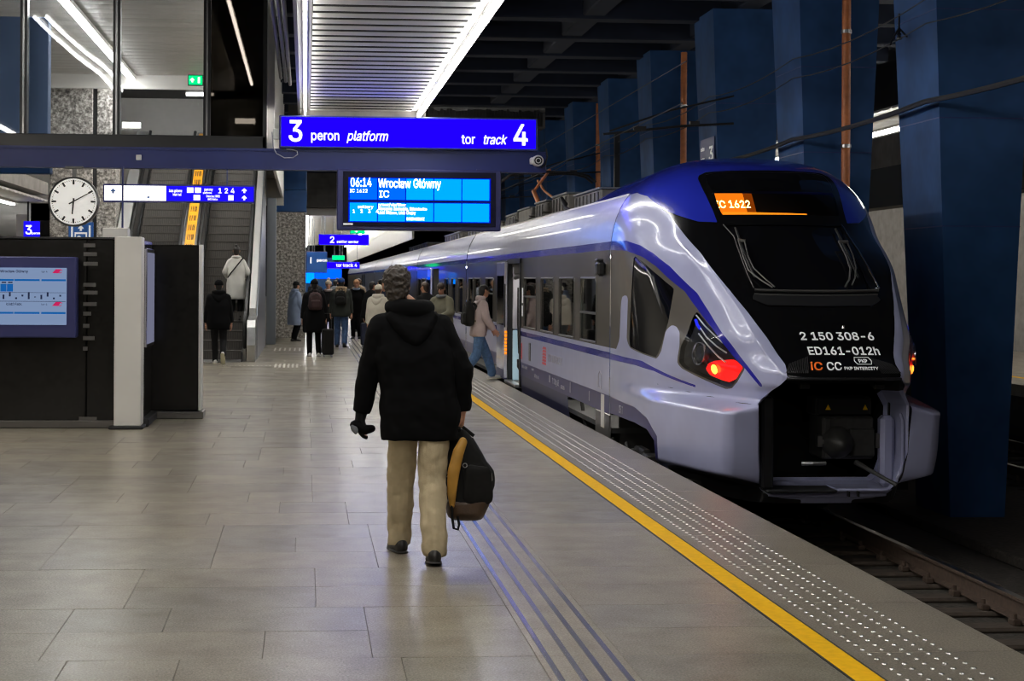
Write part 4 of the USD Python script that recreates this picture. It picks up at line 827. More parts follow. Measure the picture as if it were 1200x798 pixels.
part(TR, 'operator_logo', cat([nose_text('iC', -.312, .922, .085, .003, bold=True, italic=.25, squeeze=1.0)]), 'orange_print', label='orange operator letters'); part(TR, 'operator_lettering', cat([nose_text('CC', -.165, .922, .085, .003, bold=True, italic=.25, squeeze=.85), nose_text('PKP INTERCITY', .0, .925, .030, .003, bold=True, italic=.2, squeeze=1.0), nose_text('PKP', .17, .985, .036, .003, bold=True, squeeze=.9)]), 'white_print', kind='stuff')
part(TR, 'number_frame', cat([tube([on_nose(np.array(w), np.array(z), .004) for w, z in ((.135, 1.0), (.15, .972), (.28, .972), (.295, 1.0), (.28, 1.03), (.15, 1.03), (.135, 1.0))], .004, 6)]), 'white_print')
gr = []
for k in range(15):
    for sg in (-1, 1):
        w = sg * (.345 + k * .0135)
        gr.append(tube([on_nose(np.array(w - sg * .06 * t), np.array(.895 + .14 * t * (1 - .03 * k)), .002) for t in (0, .33, .66, 1)], .0032, 5))
part(TR, 'grille_ribs', cat(gr), 'mask_dull', kind='stuff', label='fine ribs beside the logo')
part(TR, 'lip_seal', tube([on_nose(np.array(w), np.array(.848), -.004) for w in np.linspace(-.53, .53, 20)], .014, 8), 'mask_dull')
def nose_line(pts, off, r, n=8): return tube([on_nose(np.array(w), np.array(z), off) for w, z in pts], r, n)
# wipers, chrome corner, windscreen frame
for sg, wp_ in ((-1, [[(-.56, 2.10), (-.575, 1.95), (-.576, 1.80), (-.50, 1.71), (-.408, 1.635)], [(-.505, 2.09), (-.53, 1.95), (-.519, 1.82), (-.45, 1.72), (-.385, 1.64)], [(-.57, 2.10), (-.50, 2.09)], [(-.535, 2.25), (-.54, 2.0), (-.53, 1.75)]]), (1, [[(.455, 2.08), (.46, 1.95), (.447, 1.83), (.39, 1.72), (.309, 1.645)], [(.545, 2.08), (.535, 1.95), (.508, 1.83), (.45, 1.73), (.385, 1.662)], [(.45, 2.09), (.55, 2.09)], [(.50, 2.25), (.505, 2.0), (.50, 1.75)]])):
    wp = part(TR, 'wiper', cat([nose_line(wp_[0], .05, .009), nose_line(wp_[1], .05, .007), nose_line(wp_[2], .055, .016)]), 'grey_frame', smooth=50)
    part(wp, 'blade', nose_line(wp_[3], .025, .012), 'dark_rubber')
part(TR, 'windscreen_trim', nose_line([(.596, 2.31), (.63, 2.15), (.651, 2.03), (.665, 1.85), (.672, 1.71), (.672, 1.66), (.62, 1.655)], .006, .009), 'chrome', smooth=50, label='bright chrome edge of the windscreen'); part(TR, 'windscreen_trim', nose_line([(-.63, 2.30), (-.57, 2.18), (-.58, 1.97), (-.58, 1.80), (-.57, 1.66)], .004, .006), 'grey_frame', smooth=50)
part(TR, 'windscreen_frame', cat([nose_line([(w, 1.625 + .03 * w * w) for w in np.linspace(-.57, .65, 18)], .012, .013), nose_line([(w, 1.585 + .03 * w * w) for w in np.linspace(-.59, .62, 18)], .01, .008)]), 'grey_frame', smooth=50)
part(TR, 'sensor', lathe([(0, .03), (.012, .028), (.016, 0)], on_nose(np.array(.139), np.array(1.288), 0), 10), 'chrome')
# headlights
put(lamp, 'lamp_bowl', 'dark_metal', -.05, 'dark headlight bowl')
red, lampr = take(lamp, 'red')
put(red, 'tail_lamp', 'tail_lens', -.02, 'glowing red tail lamp'); put(lamp, 'lamp_glass', 'clear_cover', .003)
def on_side(ph, z, off, sg=-1):
    """a point on the nose from its plan angle and height"""
    lo, hi = 0., pi / 2
    for _ in range(40):
        m = (lo + hi) / 2; p = nose_point(np.array(z), np.array(m))
        if math.atan2(p[0], 20.5 - p[1]) < ph: lo = m
        else: hi = m
    p = nose_point(np.array(z), np.array(lo)); p2 = nose_point(np.array(z), np.array(lo + .004)); p3 = nose_point(np.array(z + .004), np.array(lo))
    n = np.cross(p2 - p, p3 - p); n /= np.linalg.norm(n)
    if n @ (p - np.array([0, 19.5, z])) < 0: n = -n
    q = p + n * off; return np.array([XC + sg * q[0], q[1], q[2]]), np.array([sg * n[0], n[1], n[2]])
def aim(n):
    z = n / np.linalg.norm(n); x = np.cross([0, 0, 1.], z); x /= np.linalg.norm(x); M = np.eye(4); M[:3, 0], M[:3, 1], M[:3, 2] = x, np.cross(z, x), z; return M
for sg in (-1, 1):
    p, n = on_side(.250, 1.02, -.02, sg); L = part(TR, 'head_lamp', xf(lathe([(0, -.02), (.085, -.02), (.105, .03), (.112, .03), (.112, -.03)], n=24), tr(*p) @ aim(n)), 'polished_steel', smooth=40, label='round headlight')
    part(L, 'reflector', xf(lathe([(0, .0), (.075, .012), (.08, .0), (0, -.01)], n=20), tr(*p) @ aim(n)), 'grey_frame')
    p, n = on_side(.220, .877, -.016, sg); part(TR, 'tail_bulb', xf(lathe([(0, .02), (.03, .014), (.048, .0), (0, -.004)], n=20), tr(*p) @ aim(n)), 'tail_hot', smooth=True, label='bright orange red centre of the tail lamp')
    for pts in (((.255, 1.295), (.236, 1.188), (.215, 1.103), (.195, 1.045)), ((.261, 1.39), (.24, 1.294), (.221, 1.217), (.203, 1.14)), ((.254, 1.216), (.233, 1.106), (.211, 1.006), (.196, .955))):
        part(TR, 'light_bar', tube([on_side(ph, z, -.012, sg)[0] for ph, z in pts], .008, 6), 'bar_glint_white', smooth=50)  # white colour paints ceiling lamp reflections on the chrome bars
    part(TR, 'marker_light', tube([on_side(ph, z, -.012, sg)[0] for ph, z in ((.262, 1.345), (.258, 1.30), (.251, 1.265))], .016, 6), 'marker_blue', smooth=50)
# coupler recess
rim, rin = [], []
hp = [(math.tan(0), 0)]
from shapely.geometry import Polygon as SP
ol = [(.525, .845), (.614, .731), (.718, .59), (.708, .148), (.655, -.15), (.60, -.22)]
outl = [(w, z) for w, z in ol] + [(-w, z) for w, z in reversed(ol)]
oy = [float(nose_y(np.array(w), np.array(z))) for w, z in outl]
Vr, Fr = [], []
nO = len(outl)
for d, kk in ((0., 1.0), (.02, .975), (.42, .93), (.42, .86)):
    for (w, z), y in zip(outl, oy): Vr.append((XC + w * kk, max(y, 15.4) + d if d else y, .28 + (z - .28) * kk))
def band_(a, lo, hi): return [[a * nO + j, a * nO + (j + 1) % nO, (a + 1) * nO + (j + 1) % nO, (a + 1) * nO + j] for j in range(lo, hi)]
q = []
for a in range(3): q += band_(a, 0, nO)
Vr = np.array(Vr)
sides = [k for k in range(nO) if k in (1, 2, 3, 4, 5, 6, 7, 8, 9)]
part(TR, 'hatch_jamb', clean((Vr, np.array(sum([band_(a, 1, 10) for a in range(3)], [])))), 'train_white', label='white painted inner rim of the open coupler hatch'); part(TR, 'hatch_ceiling', clean((Vr, np.array(sum([band_(a, 0, 1) + band_(a, 10, 12) for a in range(3)], [])))), 'cavity')
CV = cat([box(4.2, 5.56, 17.0, 17.05, -.26, .78), box(4.2, 4.24, 15.85, 17.0, -.26, .78), box(5.54, 5.58, 15.85, 17.0, -.26, .78), box(4.2, 5.58, 15.85, 17.0, .76, .80), box(4.2, 5.58, 15.85, 17.0, -.27, -.23)])
part(TR, 'coupler_recess', CV, 'cavity', label='dark recess behind the open hatch')
part(TR, 'recess_floor', box(4.25, 4.92, 15.45, 15.9, -.225, -.20, .01), 'dark_metal'); part(TR, 'recess_floor', box(4.925, 5.42, 15.5, 15.9, -.225, -.195, .01), 'train_white'); part(TR, 'recess_side', box(4.22, 4.33, 15.5, 15.9, -.2, .66, .02), 'black_paint')
part(TR, 'inner_post', cat([box(5.40, 5.535, 15.66, 15.8, -.2, .47, .035)]), 'train_white', label='white inner post of the hatch')
part(TR, 'jamb_groove', tube([(5.53, 15.52, .50), (5.545, 15.50, .44), (5.545, 15.49, .08), (5.53, 15.49, -.04), (5.49, 15.5, -.10)], .016, 8), 'train_white', smooth=50)
for k in (0, .7): part(TR, 'hinge', box(4.53 + k, 4.62 + k, 15.34, 15.42, .74, .79, .01), 'mask_dull')
_part = part
def part(p_, n_, m_, *a_, **k_): return _part(p_, n_, xf(m_, tr(.15, -.28, .0)), *a_, **k_)
CP = part(TR, 'coupler', cat([box(4.72, 5.22, 16.05, 16.5, .05, .45, .02), box(4.70, 5.24, 16.2, 16.5, .45, .63, .015), lathe([(0, 1.0), (.09, 1.0), (.09, 0), (0, 0)], n=16, M=tr(4.95, 16.5, .22) @ rotx(-pi / 2))]), 'coupler_grey', label='grey automatic coupler head')
part(CP, 'coupler_cone', xf(lathe([(0, .20), (.05, .19), (.13, .10), (.155, .0), (0, 0)], n=24), tr(4.86, 16.05, .21) @ rotx(pi / 2)), 'coupler_grey', smooth=40); part(CP, 'coupler_plate', cat([box(4.97, 5.21, 16.0, 16.06, .08, .34, .012), box(4.735, 4.80, 16.03, 16.06, .06, .44, .01)]), 'coupler_grey'); part(CP, 'top_cover', box(4.71, 5.23, 16.16, 16.2, .46, .62, .01), 'black_paint')
for x in (4.78, 5.14): part(CP, 'warning_sticker', prism([(x, .51), (x + .05, .51), (x + .025, .56)], 16.15, 16.158, 'y'), 'yellow_line', label='yellow warning triangle')
part(CP, 'latch', cat([box(4.66, 4.71, 16.0, 16.1, .17, .28, .008), box(5.215, 5.25, 15.98, 16.05, .16, .30, .006), box(4.70, 4.74, 16.0, 16.05, .20, .24)]), 'brushed_steel'); part(CP, 'air_pipe', cat([tube([(4.52, 16.05, .01), (4.62, 16.02, .015), (4.74, 16.0, .02)], .02, 8)]), 'brushed_steel'); part(CP, 'uncoupling_handle', tube([(5.02, 15.98, .03), (5.09, 15.85, -.02), (5.22, 15.72, -.10), (5.30, 15.66, -.145)], [.028, .022, .018, .02], 8), 'coupler_grey', smooth=50)
part = _part
part(TR, 'bumper_lip', nose_line([(w, -.27 + .35 * max(0, abs(w) - .42) ** 2) for w in np.linspace(-.56, .56, 18)], .0, .022), 'train_white', smooth=50); part(TR, 'lip_slot', cat([cbox((5.02, 15.45, -.235), (.012, .06, .05)), cbox((5.11, 15.45, -.235), (.012, .06, .05))]), 'black_paint')
part(TR, 'underframe', cat([box(3.75, 6.0, 16.6, 19.0, -.34, -.25)]), 'bogie')

# ---- car bodies: each is a run of sheets bent to the body's section, with openings cut where doors and windows are
def sheet(y0, y1, zs, holes=(), off=0., side=-1):
    """side sheet from y0 to y1 through the heights zs; holes are (ya, yb, za, zb)"""
    Vs, Fs = [], []
    zz = sorted(set([round(float(z), 4) for z in zs] + [h for q in holes for h in (q[2], q[3]) if zs[0] < h < zs[-1]])); yy = sorted(set([y0, y1] + [h for q in holes for h in (q[0], q[1]) if y0 < h < y1]))
    for a, b in zip(zz[:-1], zz[1:]):
        for c, d in zip(yy[:-1], yy[1:]):
            my, mz = (c + d) / 2, (a + b) / 2
            if any(h[0] < my < h[1] and h[2] < mz < h[3] for h in holes): continue
            o = len(Vs); wa, wb = float(wmax(a)) + off, float(wmax(b)) + off
            Vs += [(XC + side * wa, c, a), (XC + side * wa, d, a), (XC + side * wb, d, b), (XC + side * wb, c, b)]; Fs += [(o, o + 3, o + 2), (o, o + 2, o + 1)] if side < 0 else [(o, o + 1, o + 2), (o, o + 2, o + 3)]
    return np.array(Vs), np.array(Fs)
def sheet_s(y0, y1, zs, side=-1):
    zs = np.array(zs); w = wmax(zs); Vs, Ns, Fs = [], [], []
    dw = np.gradient(w, zs); nx = 1 / np.sqrt(1 + dw ** 2); nz = -dw * nx
    for z, ww, a, b in zip(zs, w, nx, nz): Vs += [(XC + side * ww, y0, z), (XC + side * ww, y1, z)]; Ns += [(side * a, 0, b)] * 2
    for k in range(len(zs) - 1):
        o = 2 * k; Fs += [(o, o + 2, o + 3), (o, o + 3, o + 1)] if side < 0 else [(o, o + 3, o + 2), (o, o + 1, o + 3)]
    return np.array(Vs), np.array(Fs), np.array(Ns)
ZD = 2.70
DOOR1, DOOR2 = (27.35, 28.9), (44.3, 46.2)
def window(y0, y1, z0, z1, transom=None, parent=TR, glassm='train_glass'):
    x = XC - HW
    w = part(parent, 'window', cat([tube([(x - .001, y, z) for y, z in [(y0 + .02, z0), (y0, z0 + .03), (y0, z1 - .05), (y0 + .05, z1), (y1 - .05, z1), (y1, z1 - .05), (y1, z0 + .03), (y1 - .02, z0), (y0 + .02, z0)]], .013, 6)] + ([box(x - .012, x + .012, y0, y1, transom - .014, transom + .014)] if transom else [])), 'window_frame')
    part(w, 'pane', box(x + .012, x + .02, y0, y1, z0, z1), glassm)
WIN1 = [(25.42, 26.88, .985, 1.755, 1.47), (23.62, 24.96, .985, 1.755, None), (21.80, 23.14, .985, 1.755, None), (20.12, 21.32, .985, 1.755, 1.33), (31.3, 32.7, .985, 1.755, 1.47), (33.7, 34.9, .985, 1.755, None), (35.1, 36.1, .985, 1.755, None)]
WIN2 = [(37.4, 38.6, .985, 1.755, None), (39.2, 40.4, .985, 1.755, None), (41.2, 42.4, .985, 1.755, None), (47.2, 48.6, .985, 1.755, 1.47), (49.2, 50.6, .985, 1.755, None), (51.2, 52.4, .985, 1.755, None)]
up_z = 2.17 + (ZD - 2.17) * np.linspace(0, 1, 12)
cars = [(19.235, 36.6, [DOOR1], WIN1), (36.75, 53.0, [DOOR2], WIN2), (53.15, 69.5, [(66, 67.3)], []), (69.65, 86, [(71, 72.3)], []), (86.15, 102.5, [(100, 101.3)], []), (102.65, 119, [(104, 105.3)], []), (119.15, 140, [], [])]
for ci, (y0, y1, doors, wins) in enumerate(cars):
    dh = [(a, b, .04, 2.02) for a, b in doors]; wh = [w[:4] for w in wins]
    B_ = part(TR, 'car_body', sheet(y0, y1, [.411, .6, .83], dh), 'train_white_dull', label='white lower body side' if ci == 0 else None)
    part(B_, 'waist_stripe', sheet(y0, y1, [.83, .905], dh, .001), 'train_blue'); part(B_, 'waist_panel', sheet(y0, y1, [.905, .96], dh), 'train_white_dull')
    part(B_, 'window_band', sheet(y0, y1, [.96, 1.5, 1.95, 2.075], dh + wh, -.001), 'train_band', label='dark window band' if ci == 0 else None)
    part(B_, 'side_stripe', sheet(y0, y1, [2.075, 2.17], [], .001), 'train_blue')
    v, f, n = sheet_s(y0, y1, up_z); part(B_, 'cant_panel', (v, f), 'train_white_dull', N=n)
    part(B_, 'lower_stripe', sheet(y0, y1, [.20, .411], dh, .001), 'train_skirt')
    part(B_, 'far_side', sheet(y0, y1, [-.1, .4, 1.0, 1.9, 2.17, 2.4, ZD], [], 0, 1), 'train_white')
    wd = float(wmax(ZD)); part(B_, 'roof_deck', box(XC - wd, XC + wd, y0, y1, ZD - .04, ZD), 'roof_deck'); part(B_, 'roof_edge', box(XC - wd - .004, XC - wd + .03, y0, y1, ZD - .01, ZD + .018, .004), 'white_paint')
    part(B_, 'car_floor', box(XC - 1.38, XC + 1.38, y0 + .05, y1 - .05, -.02, .04), 'interior_dark'); part(B_, 'car_ceiling', box(XC - 1.38, XC + 1.38, y0 + .05, y1 - .05, 2.08, 2.12), 'interior_wall')
    if ci:
        part(B_, 'gangway', box(XC - 1.25, XC + 1.25, y0 - .16, y0 + .01, .0, 2.55), 'dark_rubber')
    for a, b in ([(y0 + 3.2, y0 + 8.1)] if ci == 0 else [(y0 + .9, y1 - .9)]):
        part(B_, 'skirt_panel', sheet(a if ci else 22.35, b, [-.3, -.1, .2], dh), 'train_skirt_low')
_z = np.r_[.2, np.linspace(.6, 1.9, 5), up_z]; _w = wmax(_z) - .012
part(TR, 'cab_joint', prism([(XC - a, b) for a, b in zip(_w, _z)] + [(XC + a, b) for a, b in zip(_w[::-1], _z[::-1])], 19.17, 19.26, 'y'), 'dark_rubber')
# blue roof fairing behind the dome
zs_ = np.r_[np.linspace(2.595, 2.95, 8), 2.95 + (ZT - .001 - 2.95) * np.sin(np.linspace(0, 1, 10)[1:] * pi / 2)]
Vq, Nq, Fq = [], [], []
for yy in (19.19, 21.2, 22.6, 23.5):
    k = {19.19: 0, 21.2: .03, 22.6: .10, 23.5: .24}[yy]
    for z in zs_:
        Vq.append((float(wmax(z)), yy, z - k * (z - 2.55) / .57 * 1.6 if yy > 20 else z))
nn = len(zs_); Vq = np.array(Vq); i = np.arange(4 * nn).reshape(4, nn); fq = np.stack([i[:-1, :-1], i[:-1, 1:], i[1:, 1:], i[1:, :-1]], -1).reshape(-1, 4); fq = np.vstack([fq[:, [0, 1, 2]], fq[:, [0, 2, 3]]])
for sg in (-1, 1):
    v = Vq.copy(); v[:, 0] = XC + sg * v[:, 0]; part(TR, 'roof_fairing', (v, fq if sg < 0 else fq[:, ::-1]), 'train_roof_blue', smooth=60)
# interior of the first car, seats and lamps
x = XC
part(TR, 'interior_lamp', cat([box(4.3, 4.42, 19.6, 52, 2.055, 2.075)]), 'interior_lamp'); part(TR, 'aisle_wall', box(5.7, 5.74, 19.4, 52, .04, 2.08), 'interior_wall')  # unseen lamp strip placed to light the cars behind the windows
for y in (20.4, 22.3, 24.2, 26.2, 33.4, 35.2, 38.3, 40.2, 42.1):
    s = part(TR, 'seat', cat([box(3.95, 4.45, y - .22, y + .22, .46, .58, .04), box(3.95, 4.45, y + .2, y + .32, .5, 1.22, .05), box(4.1, 4.3, y - .1, y + .1, .04, .46)]), 'seat_blue'); part(s, 'headrest', box(4.02, 4.38, y + .17, y + .31, 1.1, 1.32, .04), 'grey_print')
for lst in (WIN1, WIN2):
    for w in lst: window(*w)
# open door: leaf slid back outside the body, lit doorway
D1 = part(TR, 'door', box(3.385, 3.425, 28.92, 30.12, .06, 2.03, .01), 'train_white', label='open passenger door leaf slid along the side')
part(D1, 'door_band', box(3.379, 3.386, 29.02, 30.02, .95, 1.80, .002), 'shield_glass'); part(D1, 'door_edge', box(3.38, 3.43, 28.90, 28.925, .06, 2.03, .004), 'door_white'); part(D1, 'edge_window', box(3.378, 3.40, 28.885, 28.91, .92, 1.66), 'black_paint')
part(D1, 'led_strip', cat([box(3.385, 3.425, 28.878, 28.9, .46 + .06 * k, .50 + .06 * k) for k in range(7)]), 'led_orange', label='orange lit markers'); part(D1, 'skirt', box(3.38, 3.43, 28.92, 30.12, .04, .20), 'train_skirt')
part(TR, 'door_frame', cat([box(3.44, 3.56, 27.28, 27.36, .0, 2.06), box(3.44, 3.56, 28.88, 28.94, .0, 2.06), box(3.44, 3.56, 27.28, 28.94, 2.0, 2.08)]), 'black_paint'); part(TR, 'door_mechanism', cat([box(3.5, 3.7, 27.4, 28.85, 1.82, 2.0, .02), tube([(3.52, 27.5, 1.75), (3.55, 28.2, 1.78), (3.52, 28.8, 1.75)], .03, 8)]), 'dark_metal')
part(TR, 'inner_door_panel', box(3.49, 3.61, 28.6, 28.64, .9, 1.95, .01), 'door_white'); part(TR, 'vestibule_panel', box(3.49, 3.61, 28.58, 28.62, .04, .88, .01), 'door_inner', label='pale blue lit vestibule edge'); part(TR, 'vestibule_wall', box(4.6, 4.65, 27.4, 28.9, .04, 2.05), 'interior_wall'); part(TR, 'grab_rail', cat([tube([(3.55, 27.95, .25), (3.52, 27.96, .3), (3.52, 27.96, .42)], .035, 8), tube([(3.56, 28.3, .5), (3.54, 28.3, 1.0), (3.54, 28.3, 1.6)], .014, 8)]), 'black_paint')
part(TR, 'door_step', box(3.38, 3.56, 27.38, 28.88, -.02, .035, .01), 'brushed_steel')
D2 = part(TR, 'door', box(3.385, 3.425, 46.2, 47.4, .06, 2.03, .01), 'train_white'); part(D2, 'door_glass', box(3.379, 3.386, 46.3, 47.3, .95, 1.8), 'shield_glass'); part(TR, 'vestibule_wall', box(4.6, 4.65, 44.3, 46.2, .04, 2.05), 'interior_dark')
# marks on the side
sx = XC - HW - .002
part(TR, 'side_logo', cat([prism([(24.35, z), (24.75, z), (24.75 - k * .02, z + .035), (24.38, z + .035)], sx - .002, sx, 'x') for k, z in enumerate((.50, .545, .59, .635, .68, .725))]), 'red_print', label='red striped emblem'); part(TR, 'side_lettering', cat([text_x('PKP INTERCITY', sx, 24.15, .575, .10, bold=True, squeeze=1.25)] + [box(sx - .002, sx, 24.15, 24.30, z, z + .012) for z in (.50, .545, .68, .725)]), 'grey_print')
part(TR, 'access_box', cat([box(sx - .012, sx, 26.05, 26.22, .48, .76, .004)]), 'grey_frame'); part(TR, 'door_sticker', cat([box(sx - .002, sx, 27.08, 27.2, .46, .72)]), 'red_print'); part(TR, 'door_letters', cat([box(sx - .002, sx, 27.0, 27.14, 1.36, 1.60), box(sx - .002, sx, 27.02, 27.16, 1.15, 1.32)]), 'white_print')
mk = [text_x('2 150 308-6   PL-PKPIC', sx - .002, 27.1, .33, .04), text_x('ED161-012', sx - .002, 25.9, .35, .03), text_x('160 km/h   64 t', sx - .002, 25.6, .26, .05), box(sx - .004, sx - .002, 23.9, 24.05, .28, .38), text_x('P  R  Mg  KE', sx - .002, 23.7, .28, .08), text_x('REV 2023', sx - .002, 22.9, .26, .05), text_x('25 T', sx - .002, 18.62, .27, .08, bold=True), box(sx - .004, sx - .002, 20.55, 20.62, .26, .38), box(sx - .004, sx - .002, 22.05, 22.12, .26, .4)]
part(TR, 'data_markings', cat(mk), 'grey_print', kind='stuff'); part(TR, 'sign_plate', box(sx - .006, sx, 19.55, 19.75, .02, .40), 'white_paint'); part(TR, 'vent_outline', cat([tube([(sx, 19.75, .46), (sx, 19.95, .46), (sx, 19.95, .62), (sx, 19.85, .66), (sx, 19.75, .62), (sx, 19.75, .46)], .006, 5)]), 'grey_print')
part(TR, 'cab_steps_cover', box(sx - .001, sx + .02, 19.24, 20.15, -.28, .19), 'grey_frame')
part(TR, 'side_camera', cat([cbox((3.41, 19.62, 1.86), (.1, .22, .17), .03), cbox((3.40, 19.62, 1.96), (.08, .16, .03), .01)]), 'black_paint', label='small black rear-view camera')
# bogie and underfloor
part(TR, 'bogie_frame', cat([box(3.75, 3.95, 18.0, 22.2, -.52, -.30, .03), box(3.6, 3.8, 19.5, 20.0, -.6, -.12, .03), box(3.56, 3.72, 17.6, 17.9, -.5, -.1, .02), box(3.6, 6.1, 19.3, 19.4, -.6, .2), box(3.9, 6.0, 17.35, 23, -.45, -.3), lathe([(0, 0), (.10, .02), (.12, .1), (.1, .3), (0, .32)], (3.62, 20.3, -.35), 14), lathe([(0, 0), (.09, .0), (.09, .3), (0, .32)], (3.62, 18.3, -.4), 12), tube([(3.6, 18.9, -.1), (3.58, 18.7, -.2), (3.58, 18.3, -.15)], .03, 8), box(3.6, 3.7, 18.0, 18.5, -.2, -.08, .02), tube([(3.58, 21.9, .15), (3.6, 21.8, -.1), (3.65, 21.6, -.3)], .025, 8)]), 'bogie', smooth=30, label='bogie frame and underfloor gear')
for y in (18.4, 21.2):
    for sg in (-1, 1): part(TR, 'wheel', xf(lathe([(0, -.06), (.30, -.06), (.42, -.05), (.42, .05), (.45, .06), (.45, .08), (.40, .08), (.32, .03), (0, .04)], n=28), tr(XC + sg * .75, y, RZ + .425) @ roty(-sg * pi / 2)), 'bogie', smooth=40)
# roof gear
def gear(y0, y1, x0, x1, z1, ribs=0):
    g = part(TR, 'roof_unit', box(x0, x1, y0, y1, ZD, z1, .03), 'roof_equipment')
    if ribs: part(g, 'ribs', cat([box(x0 - .02, x0, y0 + (k + .3) * (y1 - y0) / ribs, y0 + (k + .6) * (y1 - y0) / ribs, ZD + .03, z1 - .05) for k in range(ribs)]), 'grey_frame', kind='stuff')
    part(g, 'lid', box(x0 - .02, x1 + .02, y0 - .02, y1 + .02, z1 - .012, z1 + .012), 'panel_grey')
gear(26.3, 27.9, 4.05, 5.7, 3.09, 5); gear(23.6, 25.9, 4.1, 5.6, 3.02, 7); gear(28.2, 29.6, 4.0, 5.6, 3.06, 4); gear(29.9, 31.6, 3.95, 5.6, 3.02, 0); gear(32.0, 34.0, 4.0, 5.6, 3.0, 6); gear(34.4, 35.9, 3.95, 5.4, 2.92, 3); gear(37.6, 42, 4.0, 5.7, 2.98, 6); gear(44, 49, 4.0, 5.7, 2.98, 6); gear(56, 66, 4.0, 5.7, 2.95, 8)
for y in (28.05, 29.75, 31.8): part(TR, 'insulator', lathe([(0, 0), (.05, 0), (.05, .05), (.09, .06), (.05, .08), (.09, .11), (.05, .13), (.09, .16), (.05, .18), (.04, .3), (0, .3)], (3.98, y, ZD), 14), 'roof_equipment', smooth=40)
part(TR, 'roof_pipe', tube([(3.95, 26.0, ZD + .08), (3.95, 31, ZD + .08), (3.95, 36, ZD + .08)], .03, 8), 'roof_equipment'); part(TR, 'roof_cable', tube([(4.0, 26.1, ZD + .2), (3.9, 25.9, ZD + .28), (3.92, 25.6, ZD + .12), (3.95, 25.3, ZD + .05)], .03, 8), 'dark_rubber')
PG = part(TR, 'pantograph', cat([tube([(4.55, 33.0, 3.06), (4.75, 34.8, 3.35), (4.85, 36.2, 3.62)], .05, 8), tube([(5.25, 33.4, 3.06), (5.0, 35.6, 3.6), (4.95, 36.3, 3.86)], .025, 8), tube([(4.85, 36.2, 3.62), (4.9, 34.2, 3.95)], .03, 8)]), 'pipe_orange', smooth=40, label='raised pantograph arms')
part(PG, 'collector_head', cat([tube([(3.95, 34.2, 3.72), (4.1, 34.2, 3.84), (4.35, 34.2, 3.90), (4.9, 34.2, 3.92), (5.45, 34.2, 3.90), (5.7, 34.2, 3.84), (5.85, 34.2, 3.72)], .025, 8), tube([(3.95, 34.6, 3.72), (4.1, 34.6, 3.84), (4.35, 34.6, 3.90), (4.9, 34.6, 3.92), (5.45, 34.6, 3.90), (5.7, 34.6, 3.84), (5.85, 34.6, 3.72)], .025, 8)]), 'dark_metal', smooth=40)

# ---------------------------------------------------------------- people
ICO = {n: np.array(trimesh.creation.icosphere(subdivisions=n).vertices) for n in (1, 2, 3)}
def ball(c, r, n=1): return np.asarray(c, float) + ICO[n] * np.asarray(r, float)
def hull(*bs): return Manifold.hull_points(np.vstack(bs))
def chain(pts, n=1): return [hull(ball(*a, n), ball(*b, n)) for a, b in zip(pts[:-1], pts[1:])]
def union(ms):
    ms = [m for m in ms if not m.is_empty()]
    return Manifold.batch_boolean(ms, m3.OpType.Add) if len(ms) > 1 else ms[0]
def taubin(v, f, it, keep=None):
    t = trimesh.Trimesh(v, f, process=True); old = t.vertices.copy()
    trimesh.smoothing.filter_taubin(t, lamb=.5, nu=.52, iterations=it)
    w = np.array(t.vertices)
    if keep is not None:
        k = keep(old); w[k] = old[k]
    return w, np.array(t.faces)
def soft(m, ref=.03, it=6, wr=0., wsc=9., keep=None, seed=0):
    """a solid refined, smoothed and (for cloth) creased"""
    v, f = arr(m.refine_to_length(ref)); v, f = taubin(v, f, it, keep)
    if wr:
        t = trimesh.Trimesh(v, f, process=False); n = np.array(t.vertex_normals)
        d = (meshkit.fbm(v * np.array([wsc, wsc, wsc * 1.4]) + 11.3, 3, seed) - .5) * 2 * wr
        v = v + n * d[:, None]
    return v, f
def ik(a, b, l1, l2, hint):
    a, b = np.array(a, float), np.array(b, float); d = b - a; D = np.linalg.norm(d)
    if D > (l1 + l2) * .999: b = a + d / D * (l1 + l2) * .999; d = b - a; D = np.linalg.norm(d)
    u = d / D; k = (l1 * l1 - l2 * l2 + D * D) / (2 * D); h = math.sqrt(max(l1 * l1 - k * k, 0))
    hv = np.array(hint, float); hv -= u * (hv @ u); hv /= np.linalg.norm(hv)
    return a + u * k + hv * h, b
def cutz(m, z): return m.trim_by_plane((0, 0, 1.), z)
